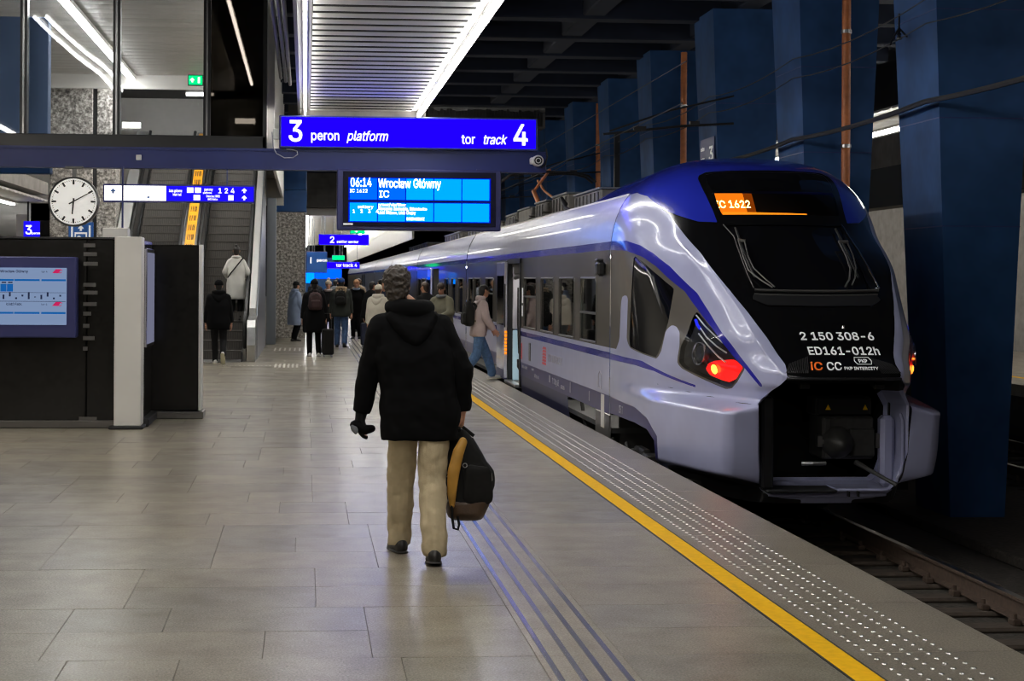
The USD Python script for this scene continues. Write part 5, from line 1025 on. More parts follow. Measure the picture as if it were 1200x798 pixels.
def hand(wr, fdir, pdir, side, curl, sc=1., rad=1., n=1):
    """palm and five fingers. fdir: towards the fingertips, pdir: out of the palm, side: towards the thumb"""
    f = np.array(fdir, float); f /= np.linalg.norm(f); p = np.array(pdir, float); p -= f * (f @ p); p /= np.linalg.norm(p)
    t = np.cross(f, p) * side; W = np.array(wr, float); s = sc
    kn = [W + f * .085 * s + t * (.030 - .020 * i) * s for i in range(4)]
    ms = [hull(ball(W, .026 * s * rad, n), ball(kn[0] - f * .01, .0135 * s * rad, n), ball(kn[3] - f * .012, .0125 * s * rad, n), ball(W + f * .03 * s + t * .022 * s, .018 * s * rad, n))]
    for i, L in enumerate((.074, .082, .076, .060)):
        a = kn[i]; q = [(a, .0098 * s * rad)]; d = f.copy(); ang_ = 0
        for j, k in enumerate((.42, .33, .25)):
            ang_ += curl[i] * (.55, .6, .45)[j]; d = f * math.cos(ang_) + p * math.sin(ang_); a = a + d * L * k * s; q.append((a, (.0092, .0086, .0075)[j] * s * rad))
        ms += chain(q, n)
    a = W + f * .025 * s + t * .026 * s; q = [(a, .0125 * s * rad)]
    d = f * .62 + t * .72 + p * .25; a = a + d / np.linalg.norm(d) * .036 * s; q.append((a, .011 * s * rad)); d = f * .85 + t * .3 + p * (.2 + .4 * curl[4]); a = a + d / np.linalg.norm(d) * .032 * s; q.append((a, .0095 * s * rad)); d = f * .8 - t * .05 + p * (.25 + .6 * curl[4]); a = a + d / np.linalg.norm(d) * .024 * s; q.append((a, .008 * s * rad))
    return ms + chain(q, n)
def person(label, base, heading, H=1.72, side=0., name='person', group=None, feet=((-.10, .04, 0, 0), (.10, -.04, 0, 0)), lean=4., hips=(0, 0), handL=(-.27, .06, .80), handR=(.27, .06, .80), elbL=(-.6, -1, 0), elbR=(.6, -1, 0), head=(0, 0, 0),
           skin='skin_a', coat=None, coat_m='cloth_black', hood=False, trousers='cloth_black', tr_r=.066, shoes='shoe_black', hair='hair_dark', hair_kind='short', hat=None, hat_m=None, curlL=(.5,) * 5, curlR=(.5,) * 5, fine=False, face=True, glove=None, width=1., wr=.008, scarf=None, long_hair=False, cuff=.045, sole=None):
    s = H / 1.75; T = thing(name, label, 'person', base, group, rz=heading); n = 2 if fine else 1
    la = math.radians(lean); hipz = .93 * s
    def up(x, y, z):                       # a point of the trunk, leaned about the hips
        dz = z * s - hipz; return np.array([x * s + hips[0] + dz * side, hips[1] + y * s * math.cos(la) + dz * math.sin(la), hipz + dz * math.cos(la) - y * s * math.sin(la)])
    hip = [np.array([sg * .088 * s + hips[0], hips[1], hipz - .01]) for sg in (-1, 1)]
    sh = [up(sg * .165 * width, 0, 1.405) for sg in (-1, 1)]
    ank, knee, toe = [], [], []
    for i, (fx, fy, fz, pit) in enumerate(feet):
        pr = math.radians(pit); a = np.array([fx * s, fy * s - .0 * s, fz + .085 * s]); ank.append(a)
        k, a2 = ik(hip[i], a, .445 * s, .425 * s, (0.02 * (i * 2 - 1), 1, .0)); knee.append(k); ank[i] = a2
    hands, elb = [], []
    for i, (hd, eh) in enumerate(((handL, elbL), (handR, elbR))):
        h = up(*hd) if hd[2] > .0 else np.array(hd); e, h = ik(sh[i], h, .295 * s, .26 * s, eh); elb.append(e); hands.append(h)
    neck, hc = up(0, .0, 1.50), up(head[0] * .02, .025, 1.635)
    hy, hp = math.radians(head[1]), math.radians(head[2]); HM = tr(*hc) @ rotz(hy) @ rotx(-hp)
    def hd_(c, r, m=n): return (ball(np.array(c) * s, np.array(r) * s, m) @ HM[:3, :3].T) + HM[:3, 3]
    skull = [hull(hd_((0, -.012, .03), (.074, .092, .088)), hd_((0, .03, -.055), (.052, .052, .052)), hd_((0, .045, -.085), (.026, .026, .022))), hull(hd_((0, .082, .012), (.010, .012, .01)), hd_((0, .102, -.022), (.015, .013, .012)))] + [hull(hd_((sg * .076, -.012, .01), (.010, .022, .03)), hd_((sg * .074, -.006, -.02), (.008, .012, .012))) for sg in (-1, 1)]
    ms = skull + chain([(neck + np.array([0, -.0, -.05]), .062 * s), (neck + np.array([0, .005, .02]), .054 * s), (hc + np.array([0, -.015, -.06]), .054 * s)], n)
    P = lambda x, y, z, r: ball(up(x, y, z), r * s, n)
    ms += [hull(P(-.14 * width, 0, 1.385, .05), P(.14 * width, 0, 1.385, .05), P(-.09, .0, 1.25, .10), P(.09, .0, 1.25, .10)), hull(P(-.09, 0, 1.25, .10), P(.09, 0, 1.25, .10), P(-.075, 0, 1.05, .09), P(.075, 0, 1.05, .09)), hull(P(-.075, 0, 1.05, .09), P(.075, 0, 1.05, .09), P(-.085, 0, .93, .095), P(.085, 0, .93, .095))]
    for i in (0, 1):
        ms += chain([(sh[i], .048 * s), (elb[i], .042 * s), (hands[i], .029 * s)], n) + chain([(hip[i], .085 * s), (knee[i], .056 * s), (ank[i], .038 * s)], n)
        fd = hands[i] - elb[i]; fd /= np.linalg.norm(fd); pd = np.array([-(i * 2 - 1) * 1.0, .15, 0.])
        ms += hand(hands[i], fd + np.array([0, .12, 0]), pd, 1 if i == 0 else -1, curlL if i == 0 else curlR, s, 1., n)
    ref = .022 if fine else .05
    keep = lambda v: (np.minimum(np.linalg.norm(v - hands[0], axis=1), np.linalg.norm(v - hands[1], axis=1)) < .23)
    body = soft(union(ms), ref, 5, keep=keep)
    part(T, 'body', body, skin, smooth=True, local=True)
    if face:
        ey = [lathe([(0, .011), (.008, .008), (.011, 0), (0, -.01)], n=10, M=HM @ tr(sg * .03 * s, .073 * s, .018 * s) @ rotx(-pi / 2)) for sg in (-1, 1)] + [arr(hull(hd_((sg * .045, .076, .04), (.006, .006, .004), 1), hd_((sg * .015, .083, .042), (.006, .006, .004), 1))) for sg in (-1, 1)]
        part(T, 'eyes', cat(ey), 'eye_dark', local=True); part(T, 'mouth', arr(hull(hd_((-.022, .074, -.055), (.007, .008, .005), 1), hd_((.022, .074, -.055), (.007, .008, .005), 1), hd_((0, .084, -.056), (.01, .008, .007), 1))), 'lips', local=True)
    # hair and hats
    if hair_kind and hair:
        hs = [hull(hd_((0, -.022, .045), (.084, .098, .084))), hull(hd_((0, -.05, .02), (.079, .066, .08)), hd_((0, -.055, -.06), (.060, .046, .05)))]
        if long_hair: hs.append(hull(hd_((0, -.06, .0), (.075, .05, .08)), hd_((0, -.075, -.16), (.07, .035, .05))))
        if hair_kind == 'bun': hs.append(hull(hd_((0, -.07, .13), (.038, .038, .034))))
        m = union(hs)
        face_cut = union([hull(hd_((0, .12, -.03), (.062, .07, .075), 2), hd_((0, .2, -.05), (.08, .1, .1), 2))])
        m = m - face_cut
        if hair_kind == 'curly':
            v, f = arr(m.refine_to_length(.007)); v, f = taubin(v, f, 4); t = trimesh.Trimesh(v, f, process=False); nn_ = np.array(t.vertex_normals)
            v = v + nn_ * ((meshkit.fbm(v * 42, 3, 5) - .44) * .034 * s + (meshkit.noise(v * 130, 9) - .5) * .006)[:, None]; part(T, 'hair', (v, f), hair, smooth=True, local=True)
        else:
            part(T, 'hair', soft(m, .025, 3, .006, 40), hair, smooth=True, local=True)
    if hat:
        if hat == 'beanie': hm = hull(hd_((0, -.02, .055), (.092, .108, .09), 2)).trim_by_plane(tuple(HM[:3, 2]), float(HM[:3, 2] @ (HM[:3, 3] + HM[:3, 2] * .022 * s)))
        else: hm = union([hull(hd_((0, -.02, .05), (.094, .11, .09), 2)).trim_by_plane(tuple(HM[:3, 2]), float(HM[:3, 2] @ (HM[:3, 3] + HM[:3, 2] * .03 * s))), hull(hd_((-.06, .09, .035), (.02, .03, .006)), hd_((.06, .09, .035), (.02, .03, .006)), hd_((0, .13, .03), (.02, .02, .006)))])
        Hh = part(T, 'hat', soft(hm, .03, 2, .004, 40), hat_m, smooth=40, local=True)
        if hat == 'pompom': part(Hh, 'pompom', soft(hull(hd_((0, -.03, .165), (.05, .05, .045), 2)), .015, 1, .008, 60), hat_m, smooth=True, local=True)
    # trousers, shoes
    q = [hull(*[ball(h + np.array([0, 0, .06 * s]), .104 * s, n) for h in hip], *[ball(h + np.array([0, -.01, -.06 * s]), .103 * s, n) for h in hip])]
    for i in (0, 1):
        q += chain([(hip[i] + np.array([0, -.005, -.04 * s]), .100 * s), (knee[i], tr_r * 1.13 * s), (ank[i] + np.array([0, -.005, .045 * s]), tr_r * s), (ank[i] + np.array([0, -.012, -.01 * s]), tr_r * .98 * s)], n)
    m = union(q)
    for i in (0, 1):
        pit = math.radians(feet[i][3]); 
        box_ = Manifold.cube((.3, .3, .3), True).translate((float(ank[i][0]), float(ank[i][1]), float(ank[i][2] - .15 - .045 * s)))
        m = m - box_
    part(T, 'trousers', soft(m, .014 if fine else ref, 3, wr * (1.0 if fine else .8), 11. if fine else 9., seed=3), trousers, smooth=50, local=True)
    for i in (0, 1):
        fx, fy, fz, pit = feet[i]; pr = math.radians(pit)
        def fb(y, z, rx, ry, rz, m=n): return ball((0, y * s, z * s), np.array((rx, ry, rz)) * s, m)
        up_ = union([hull(fb(-.06, .035, .040, .045, .05), fb(.02, .04, .04, .05, .05), fb(0, .08, .042, .05, .035)), hull(fb(.02, .04, .042, .05, .048), fb(.12, .02, .048, .05, .04), fb(.175, .015, .036, .032, .028))]).trim_by_plane((0, 0, 1.), .006)
        so = hull(fb(-.07, .0, .042, .042, .012), fb(.12, .0, .052, .05, .012), fb(.18, .0, .04, .034, .012)).trim_by_plane((0, 0, 1.), -.001)
        so = so ^ Manifold.cube((1, 1, .02), True).translate((0, 0, .009))
        M = tr(ank[i][0], ank[i][1], ank[i][2]) @ rotz(math.radians(-6 if i else 6)) @ rotx(pr) @ tr(0, 0, -.085 * s)
        S = part(T, 'shoe', xf(soft(up_, .03 if fine else .06, 2), M), shoes, smooth=40, local=True); part(S, 'sole', xf(arr(so), M), sole or 'sole_dark', local=True)
    # coat
    if coat:
        hem, fl, t = coat['hem'], coat.get('flare', .0), coat.get('t', .034)
        P2 = lambda x, y, z, r: ball(up(x, y, z), (r + t) * s, n)
        q = [hull(P2(-.150 * width, -.01, 1.385, .038), P2(.150 * width, -.01, 1.385, .038), P2(-.045, -.01, 1.475, .022), P2(.045, -.01, 1.475, .022), P2(-.10 * width, .0, 1.22, .098), P2(.10 * width, .0, 1.22, .098)),
             hull(P2(-.10 * width, 0, 1.22, .108), P2(.10 * width, 0, 1.22, .108), P2(-.085 * width, 0, 1.02, .10 + fl * .3), P2(.085 * width, 0, 1.02, .10 + fl * .3)), hull(P2(-.085 * width, 0, 1.02, .10 + fl * .3), P2(.085 * width, 0, 1.02, .10 + fl * .3), P2(-.10 * width, .0, .88, .105 + fl * .6), P2(.10 * width, .0, .88, .105 + fl * .6))]
        zl = .88
        if hem < .86:
            q.append(hull(P2(-.10 * width, 0, .88, .105 + fl * .6), P2(.10 * width, 0, .88, .105 + fl * .6), *[ball((hips[0] + sg * (.105 + fl * .3) * width * s, hips[1] - .01, hem * s - .03), (.094 + fl + t * .6) * s, n) for sg in (-1, 1)]))
        m = union(q).trim_by_plane((0, 0, 1.), hem * s)
        if coat.get('belt'): pass
        sl = []
        for i in (0, 1):
            w = hands[i] - (hands[i] - elb[i]) / np.linalg.norm(hands[i] - elb[i]) * (cuff - .03)
            sl += chain([(sh[i] + np.array([0, -.005, -.015]), (.046 + t) * s), (elb[i], (.048 + t * .7) * s), (w, (.040 + t * .45) * s)], n)
            d = (hands[i] - elb[i]) / np.linalg.norm(hands[i] - elb[i]); sl[-1] = sl[-1].trim_by_plane(tuple(-d), float(-d @ (hands[i] - d * cuff * .2)))
        m = union([m] + sl)
        C_ = part(T, 'coat', soft(m, .016 if fine else ref, 3, wr, 8., seed=1), coat_m, smooth=50, local=True)
        if hood:
            hq = []
            for a in np.linspace(-pi * 1.0, 0, 9):
                hq.append(up(.112 * math.cos(a), .0 + .072 * math.sin(a), 1.512 - .02 * (-math.sin(a))))
            hm = union(chain([(p, (.040 + .02 * math.sin(k / 8 * pi)) * s) for k, p in enumerate(hq)], n) + [hull(ball(up(-.115, -.06, 1.44), .042 * s, n), ball(up(.115, -.06, 1.44), .042 * s, n), ball(up(-.06, -.105, 1.37), .046 * s, n), ball(up(.06, -.105, 1.37), .046 * s, n), ball(up(0, -.115, 1.31), .046 * s, n))])
            part(C_, 'hood', soft(hm, ref, 3, wr * .6, 12.), coat_m if hood is True else hood, smooth=50, local=True)
        if scarf:
            part(C_, 'collar', soft(union(chain([(up(.085 * math.cos(a), .01 + .085 * math.sin(a), 1.49), .034 * s) for a in np.linspace(0, 2 * pi, 11)], n)), ref, 2, .004), scarf, smooth=50, local=True)
    if glove:
        for i, gm in enumerate(glove):
            if gm:
                fd = hands[i] - elb[i]; fd /= np.linalg.norm(fd); pd = np.array([-(i * 2 - 1) * 1.0, .15, 0.])
                g = union(hand(hands[i], fd + np.array([0, .12, 0]), pd, 1 if i == 0 else -1, curlL if i == 0 else curlR, s * 1.04, 1.32, n)); part(T, 'glove', arr(g), gm, smooth=50, local=True)
    R = rotz(math.radians(heading)); W_ = lambda p: np.array(base) + R[:3, :3] @ np.array(p)
    return dict(T=T, hands=[W_(h) for h in hands], elb=[W_(e) for e in elb], sh=[W_(h) for h in sh], hips=[W_(h) for h in hip], up=lambda *a: W_(up(*a)), R=R[:3, :3], head=W_(hc), s=s)
for nm, c, v in (('skin_a', 'c08a6e', .08), ('skin_b', 'b07a5c', .08)): mat(nm, c, .5, var=v, vscale=20)
mat('eye_dark', (.01, .008, .006), .15); mat('lips', (.32, .10, .09), .45)
mat('hair_dark', (.012, .009, .007), .5, var=.5, vscale=60); mat('hair_brown', (.045, .025, .014), .5, var=.5, vscale=50); mat('hair_greybrown', (.036, .026, .019), .55, var=.75, vscale=70)
mat('cloth_black', (.0035, .0035, .004), .9, var=.3, vscale=30, bump=.3, bscale=300, spec=.12); mat('cloth_charcoal', (.010, .010, .011), .85, spec=.2, var=.3, vscale=30, bump=.3, bscale=200); mat('cloth_beige', (.46, .375, .235), .85, var=.10, vscale=14, bump=.25, bscale=260); mat('cloth_jeans', (.07, .14, .27), .85, var=.3, vscale=20, bump=.3, bscale=300); mat('cloth_jeans_dark', (.03, .065, .15), .85, var=.3, vscale=20)
mat('cloth_pink', (.42, .33, .315), .6, var=.08, vscale=9, bump=.2, bscale=60); mat('cloth_white', (.56, .55, .51), .75, var=.06, bump=.2, bscale=120); mat('cloth_blue', (.26, .33, .48), .6, var=.08, vscale=9); mat('cloth_cream', (.50, .46, .38), .85, var=.08); mat('cloth_green', (.012, .015, .011), .8, var=.3); mat('cloth_olive', (.16, .15, .10), .8, var=.2); mat('cloth_navy', (.012, .016, .04), .8, var=.2); mat('cloth_teal', (.03, .10, .10), .7, var=.2); mat('cloth_maroon', (.10, .018, .022), .7, var=.2); mat('cloth_grey', (.16, .17, .19), .8, var=.15); mat('fur_tan', (.28, .20, .12), .95, var=.4, vscale=40, bump=.8, bscale=80); mat('beanie_blue', (.01, .05, .20), .9, bump=.4, bscale=120); mat('hat_cream', (.55, .47, .36), .95, bump=.5, bscale=100); mat('hat_orange', (.55, .28, .15), .9)
mat('shoe_black', (.012, .010, .009), .4); mat('shoe_white', (.6, .58, .55), .6); mat('shoe_brown', (.07, .045, .03), .5); mat('sole_dark', (.02, .018, .016), .7); mat('sole_light', (.62, .58, .40), .7)
mat('leather_tan', (.46, .235, .035), .5, var=.15, vscale=15, bump=.2, bscale=80); mat('leather_brown', (.055, .028, .012), .5, var=.3, vscale=15, bump=.2, bscale=80); mat('canvas_black', (.0075, .007, .0065), .8, spec=.25, var=.3, vscale=20, bump=.3, bscale=250); mat('canvas_maroon', (.03, .010, .011), .75, var=.3)
NOHANDS = dict(curlL=(.6, .65, .7, .7, .4), curlR=(.6, .65, .7, .7, .4))

# the man walking away in the foreground
MX, MY = .705, 10.55
man = person('man in black hooded coat and beige trousers walking away in the foreground', (MX, MY, 0), 4, H=1.80, side=-.10, feet=((-.085, .24, .0, -2), (.06, -.26, .012, -7)), lean=5, hips=(0, -.02), handL=(-.362, .12, .82), handR=(.262, .05, .885), elbL=(-1, -.3, -.1), elbR=(1, -.6, 0), head=(-3.2, -3, 2),
             coat=dict(hem=.715, flare=.0, t=.036), coat_m='cloth_black', hood=True, trousers='cloth_beige', tr_r=.076, shoes='shoe_black', hair='hair_greybrown', hair_kind='curly', curlL=(.75, .8, .8, .8, .5), curlR=(1.7, 1.75, 1.75, 1.7, .9), fine=True, glove=('cloth_charcoal', None), width=1.06, wr=.014, cuff=.03)
GL = man['hands'][0]
# the loose pair of gloves he holds
gv = thing('glove_pair', 'black gloves with grey stripe held by the man in the foreground', 'gloves', tuple(GL + np.array([.03, 0, -.12])))
part(gv, 'glove', soft(union(chain([(GL + np.array([-.03, -.03, -.07]), (.042, .04, .032)), (GL + np.array([.015, -.03, -.10]), (.042, .04, .032)), (GL + np.array([.06, -.02, -.095]), (.028, .03, .026))])), .012, 2, .004, 30), 'cloth_black', smooth=50)
part(gv, 'stripe', soft(union(chain([(GL + np.array([-.05, -.05, -.085]), (.018, .02, .028)), (GL + np.array([-.035, -.055, -.10]), (.016, .02, .03))])), .012, 1), 'cloth_grey', smooth=50)
# backpack held by its top loop
HR = man['hands'][1]
def pack(name, label, c, w, d, h, m, rz=0, group=None, tilt=0, trim=None, fine=False):
    """a rucksack: body, front pocket, lid seam, two shoulder straps, top loop (local: back towards -y)"""
    T = thing(name, label, 'backpack', c, group, rz=rz); Mt = roty(math.radians(tilt))
    pf = [hull(ball((-w * .40, 0, .06), (.06, d * .36, .06)), ball((w * .40, 0, .06), (.06, d * .36, .06)), ball((-w * .38, 0, h * .62), (.06, d * .40, .1)), ball((w * .38, 0, h * .62), (.06, d * .40, .1)), ball((-w * .18, 0, h - .07), (.07, d * .3, .07)), ball((w * .18, 0, h - .07), (.07, d * .3, .07)))]
    part(T, 'body', xf(soft(pf[0], .025 if fine else .04, 3, .006, 12), Mt), m, smooth=50, local=True)
    part(T, 'front_pocket', xf(soft(hull(ball((-w * .28, d * .40, .08), (.05, .04, .05)), ball((w * .28, d * .40, .08), (.05, .04, .05)), ball((-w * .26, d * .40, h * .45), (.05, .04, .05)), ball((w * .26, d * .40, h * .45), (.05, .04, .05))), .03, 2, .004, 14), Mt), m, smooth=50, local=True)
    part(T, 'zip', xf(tube([(-w * .42, d * .30, h * .5), (-w * .30, d * .32, h * .78), (0, d * .33, h * .9), (w * .30, d * .32, h * .78), (w * .42, d * .30, h * .5)], .006, 6), Mt), 'dark_metal', local=True)
    for sg in (-1, 1): part(T, 'shoulder_strap', xf(tube([(sg * .08, -d * .36, h * .92), (sg * .10, -d * .55, h * .8), (sg * .12, -d * .62, h * .45), (sg * .15, -d * .42, .08)], [.022, .026, .022, .012], 8), Mt), trim or m, smooth=50, local=True)
    part(T, 'top_loop', xf(tube([(-.05, -.03, h - .015), (-.03, -.03, h + .045), (.03, -.03, h + .045), (.05, -.03, h - .015)], .011, 8), Mt), m, smooth=50, local=True)
    return T, Mt
Hb = .585
bx, by, bz = HR[0] + .05, HR[1] - .0, HR[2] - .10 - Hb
BP = thing('backpack', 'black canvas backpack with tan strap and brown base, carried in one hand', 'backpack', (bx, by, bz), rz=0)
Mb = tr(0, 0, 0) @ rotz(math.radians(-4)) @ roty(math.radians(-5))
bd = hull(ball((-.07, -.02, .075), (.06, .10, .06)), ball((.04, -.02, .055), (.055, .10, .05)), ball((-.085, -.01, .30), (.05, .10, .1)), ball((.135, -.01, .25), (.05, .10, .09)), ball((-.05, 0, .50), (.045, .06, .06)), ball((.0, 0, .53), (.04, .06, .045)))
part(BP, 'body', xf(soft(bd, .02, 3, .008, 11), Mb), 'canvas_black', smooth=50, local=True)
part(BP, 'leather_base', xf(soft(hull(ball((-.072, -.022, .068), (.066, .107, .06)), ball((.043, -.022, .048), (.062, .107, .05)), ball((-.078, -.02, .13), (.064, .106, .03)), ball((.085, -.02, .12), (.062, .106, .03))), .02, 2, .004, 14), Mb), 'leather_brown', smooth=50, local=True, label='brown leather base')
part(BP, 'shoulder_strap', xf(soft(union(chain([((.00, -.10, .50), (.026, .018, .03)), ((-.035, -.135, .44), (.034, .018, .04)), ((-.075, -.15, .32), (.036, .018, .05)), ((-.095, -.14, .20), (.028, .016, .05)), ((-.098, -.125, .13), (.018, .014, .03))], 2)), .015, 2), Mb), 'leather_tan', smooth=50, local=True, label='tan padded shoulder strap')
part(BP, 'side_strap', xf(tube([(-.135, -.06, .44), (-.165, -.09, .34), (-.172, -.1, .22), (-.15, -.10, .10)], [.022, .026, .024, .014], 8), Mb), 'canvas_black', smooth=50, local=True)
part(BP, 'web_tail', xf(tube([(-.10, -.13, .13), (-.105, -.14, .05), (-.10, -.145, -.02), (-.075, -.14, -.03), (-.065, -.13, .0), (-.07, -.13, .05)], .008, 6), Mb), 'canvas_black', smooth=50, local=True)
part(BP, 'pocket', xf(soft(hull(ball((.02, -.11, .16), (.05, .03, .05)), ball((.12, -.09, .15), (.04, .03, .05)), ball((.03, -.12, .32), (.04, .025, .04)), ball((.12, -.10, .30), (.04, .03, .04))), .02, 2, .004, 16), Mb), 'canvas_black', smooth=50, local=True)
for q_ in (cbox((.15, -.09, .27), (.03, .02, .05), .004), cbox((.15, -.06, .16), (.02, .03, .03), .004), lathe([(.010, -.003), (.016, -.003), (.016, .003), (.010, .003)], n=14, M=tr(-.0, -.14, .36) @ rotx(pi / 2)), lathe([(.010, -.003), (.016, -.003), (.016, .003), (.010, .003)], n=14, M=tr(-.12, -.12, .31) @ rotx(pi / 2))): part(BP, 'buckle', xf(q_, Mb), 'brushed_steel', local=True)
part(BP, 'zip', xf(tube([(.06, -.075, .52), (.11, -.105, .42), (.16, -.11, .3)], .005, 6), Mb), 'dark_metal', local=True)
loc0 = np.array([bx, by, bz])
part(BP, 'top_loop', tube([loc0 + np.array([-.05, -.02, Hb - .06]), HR + np.array([-.02, -.03, -.115]), HR + np.array([-.012, .015, -.098]), HR + np.array([.01, .05, -.105]), loc0 + np.array([.03, .03, Hb - .06])], .011, 8), 'canvas_black', smooth=50)

# woman stepping towards the open door
w1 = person('woman in a pale pink padded jacket and blue jeans stepping towards the open train door', (2.98, 29.3, 0), -82, H=1.64, feet=((-.07, .29, .0, 4), (.07, -.27, .03, -18)), lean=7, handL=(-.20, .30, .98), handR=(.22, .24, .95), elbL=(-.8, -1, 0), elbR=(.8, -1, 0), head=(0, 10, 8), width=.92, coat=dict(hem=.80, flare=.0, t=.042), coat_m='cloth_pink', hood=True, trousers='cloth_jeans', tr_r=.08, shoes='shoe_white', hair='hair_dark', wr=.012, skin='skin_a', sole='sole_light')
pack('backpack', 'black backpack on the back of the woman in the pale pink jacket', tuple(w1['up'](0, -.195, .96)), .28, .20, .44, 'canvas_black', rz=98)
w2 = person('young woman in a beige jacket and grey scarf looking at her phone beside the train', (2.62, 32.6, 0), 150, H=1.66, lean=4, handL=(-.08, .30, 1.08), handR=(.08, .30, 1.08), elbL=(-1, -.3, -.5), elbR=(1, -.3, -.5), head=(0, 0, 28), coat=dict(hem=.75, t=.045), coat_m='cloth_olive', scarf='cloth_grey', hair='hair_brown', long_hair=True, trousers='cloth_charcoal', shoes='shoe_black')
ph = w2['hands']; pc = (ph[0] + ph[1]) / 2
PHN = thing('phone', 'dark phone in the hands of the young woman in the beige jacket', 'phone', tuple(pc)); part(PHN, 'case', xf(cbox((0, 0, 0), (.07, .012, .14), .004), tr(0, 0, .06) @ rotz(math.radians(150)) @ rotx(-.6)), 'black_paint', local=True); part(PHN, 'screen', xf(cbox((0, -.0075, 0), (.062, .002, .13)), tr(0, 0, .06) @ rotz(math.radians(150)) @ rotx(-.6)), 'screen_blue', local=True)
person('person with brown hair half hidden behind the young woman with the phone', (2.45, 34.2, 0), 40, H=1.68, lean=6, coat=dict(hem=.78, t=.04), coat_m='cloth_charcoal', hair='hair_brown', head=(0, 10, 6))
# crowd near the escalator
w3 = person('woman in a long white coat standing on the escalator', (-1.52, 37.75, .80), 0, H=1.64, feet=((-.10, .02, 0, 0), (.10, .0, 0, 0)), width=.86, coat=dict(hem=.50, flare=.02, t=.028), coat_m='cloth_white', scarf='cloth_white', hair='hair_dark', hair_kind='bun', handL=(-.20, .22, 1.02), handR=(.2, .22, 1.02), face=False)
CB = thing('crossbody_strap', 'black bag strap across the back of the white coat on the escalator', 'strap', tuple(w3['up'](0, -.17, 1.2))); part(CB, 'strap', tube([w3['up'](.17, -.03, 1.47), w3['up'](.13, -.115, 1.42), w3['up'](.0, -.165, 1.25), w3['up'](-.12, -.145, 1.10), w3['up'](-.19, -.06, 1.0)], .014, 6), 'cloth_black', smooth=50)
person('person in a black hooded jacket walking onto the escalator, one pale shoe sole raised', (-1.74, 34.6, 0), 2, H=1.68, feet=((-.07, .18, 0, 0), (.10, -.22, .12, -52)), lean=6, coat=dict(hem=.72, t=.05), coat_m='cloth_black', hood=True, hair='hair_dark', hat='beanie', hat_m='cloth_black', shoes='shoe_white', sole='sole_light', face=False, trousers='cloth_charcoal')
w4 = person('woman in a long pale blue quilted coat and dark hat by the granite pillar', (-.30, 47.3, 0), -55, H=1.64, width=.9, coat=dict(hem=.48, flare=.02, t=.045), coat_m='cloth_blue', hood=True, hat='beanie', hat_m='cloth_charcoal', hair='hair_dark', handL=(-.22, .2, .95), handR=(.24, .12, .88), shoes='shoe_black')
w5 = person('person in a long black coat wearing a maroon backpack', (.20, 38.1, 0), 6, H=1.70, coat=dict(hem=.55, flare=.03, t=.05), coat_m='cloth_black', hat='beanie', hat_m='cloth_black', shoes='shoe_white', face=False, handR=(.27, .02, .82))
pack('backpack', 'maroon backpack on the person in the long black coat', tuple(w5['up'](0, -.215, 1.05)), .24, .18, .40, 'canvas_maroon', rz=186)
def suitcase(label, c, w, d, h, m, rz, grp=None):
    T = thing('suitcase', label, 'suitcase', c, grp, rz=rz); part(T, 'shell', box(-w / 2, w / 2, -d / 2, d / 2, .05, h, .03), m, local=True); part(T, 'ribs', cat([box(-w / 2 + w * (k + .6) / 6, -w / 2 + w * (k + .9) / 6, -d / 2 - .006, d / 2 + .006, .1, h - .06) for k in range(5)]), m, local=True)
    for sx in (-1, 1):
        for sy in (-1, 1): part(T, 'wheel', xf(lathe([(0, -.012), (.025, -.012), (.025, .012), (0, .012)], n=12), tr(sx * (w / 2 - .04), sy * (d / 2 - .04), .025) @ roty(pi / 2)), 'grey_print', local=True)
    part(T, 'pull_handle', tube([(-.09, d / 2 - .03, h), (-.09, d / 2 - .03, h + .34), (.09, d / 2 - .03, h + .34), (.09, d / 2 - .03, h)], .01, 6), 'dark_metal', local=True)
suitcase('tall black suitcase beside the person with the maroon backpack', (.50, 37.9, 0), .25, .38, .62, 'canvas_black', 4)
suitcase('dark suitcase standing in the crowd by the man in the foreground', (1.62, 43.5, 0), .40, .26, .62, 'cloth_navy', -10)
w6 = person('person in a dark green parka with fur hood, blue beanie and jeans', (.90, 43.2, 0), -4, H=1.74, feet=((-.10, .12, 0, 0), (.10, -.16, .03, -15)), coat=dict(hem=.78, t=.05), coat_m='cloth_green', hood='fur_tan', hat='beanie', hat_m='beanie_blue', trousers='cloth_jeans_dark', tr_r=.075, face=False)
pack('backpack', 'black backpack on the person in the green parka', tuple(w6['up'](0, -.225, 1.06)), .24, .18, .38, 'canvas_black', rz=176)
person('woman in a cream bobble hat facing the camera behind the black coat', (.62, 46.0, 0), 175, H=1.68, coat=dict(hem=.6, t=.05), coat_m='cloth_charcoal', hat='pompom', hat_m='hat_cream', hair='hair_brown', scarf='cloth_pink', handL=(-.12, .25, 1.1), handR=(.2, .2, 1.0))
person('person with an orange cap and dark coat facing the camera in the crowd', (1.48, 49.5, 0), 170, H=1.70, coat=dict(hem=.6, t=.05), coat_m='cloth_black', hat='beanie', hat_m='hat_orange', scarf='cloth_blue', hair=None)
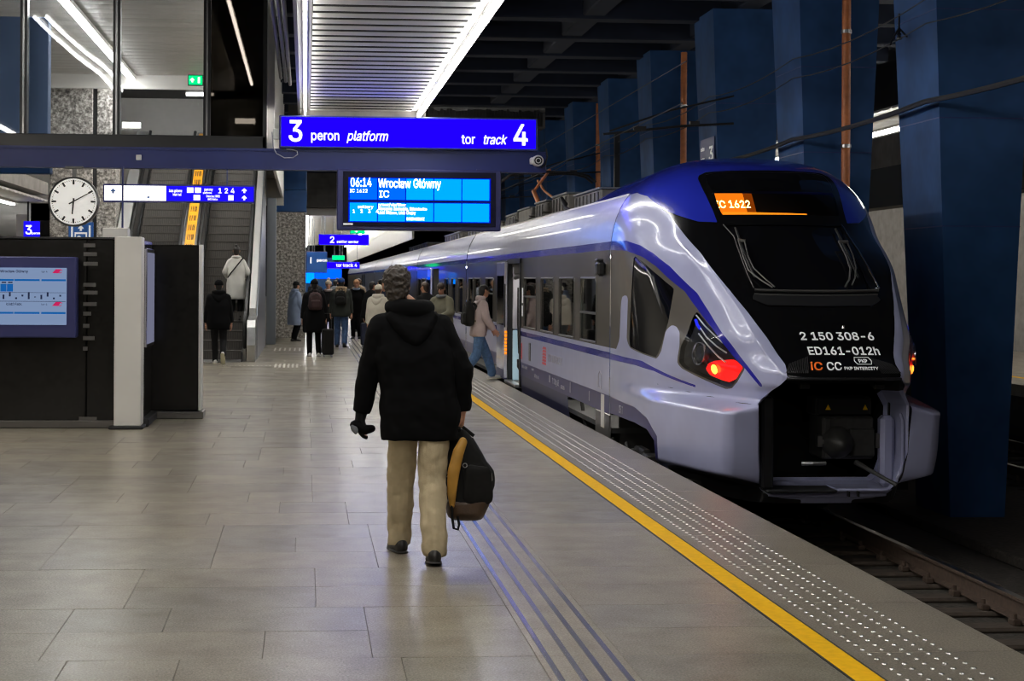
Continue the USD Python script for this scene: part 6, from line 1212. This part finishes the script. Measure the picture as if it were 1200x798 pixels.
person('person in a cream hooded top partly hidden behind the foreground man', (1.52, 36.0, 0), -25, H=1.60, coat=dict(hem=.85, t=.055), coat_m='cloth_cream', hood=True, hat='beanie', hat_m='cloth_cream', trousers='cloth_grey', hair='hair_brown', face=False)
person('dark haired person in black jacket turned to the train, by the cream hooded top', (1.55, 42.0, 0), -60, H=1.68, coat=dict(hem=.8, t=.05), coat_m='cloth_black', hair='hair_dark', handR=(.25, .2, .95), trousers='cloth_charcoal', lean=9)
for k, (lb, x, y, hd, H_, cm, hm) in enumerate((('far person in a navy coat near the end of the train', 2.3, 52, 20, 1.72, 'cloth_navy', 'hair_dark'), ('far person in a brown coat behind the orange cap', 1.75, 56, 150, 1.75, 'fur_tan', 'hair_brown'), ('far person in a grey coat deep in the crowd', 1.0, 58, -10, 1.70, 'cloth_grey', 'hair_dark'), ('far person in black deep in the crowd beside the train door', 2.9, 58, -40, 1.76, 'cloth_black', 'hair_dark'), ('far person in a dark blue coat right of the sector sign', 2.0, 63, 5, 1.73, 'cloth_navy', 'hair_brown'), ('far person in charcoal beside the granite pillar corner', .35, 60, 12, 1.75, 'cloth_charcoal', 'hair_dark'), ('farthest person in black in the middle of the platform', 1.3, 70, 0, 1.78, 'cloth_black', 'hair_dark'))):
    person(lb, (x, y, 0), hd, H=H_, coat=dict(hem=.65, t=.05), coat_m=cm, hair=hm, face=abs(hd) > 90)
# passengers inside the train
person('passenger in a pink jacket bending over inside the train behind the windows', (4.05, 27.0, .04), 120, H=1.62, lean=24, coat=dict(hem=.72, t=.05), coat_m='cloth_pink', hair='hair_dark', head=(0, 0, 25), handL=(-.2, .3, .95))
person('passenger in teal jacket and pale hat inside the train, nearest the cab', (3.95, 23.95, .04), 60, H=1.60, lean=8, coat=dict(hem=.72, t=.05), coat_m='cloth_teal', hat='beanie', hat_m='cloth_cream', hair='hair_brown', handL=(-.15, .3, 1.05), handR=(.15, .3, 1.05))
person('passenger in dark clothes inside the open train door', (3.95, 28.35, .04), 30, H=1.68, coat=dict(hem=.7, t=.05), coat_m='cloth_black', hair='hair_dark', face=False)
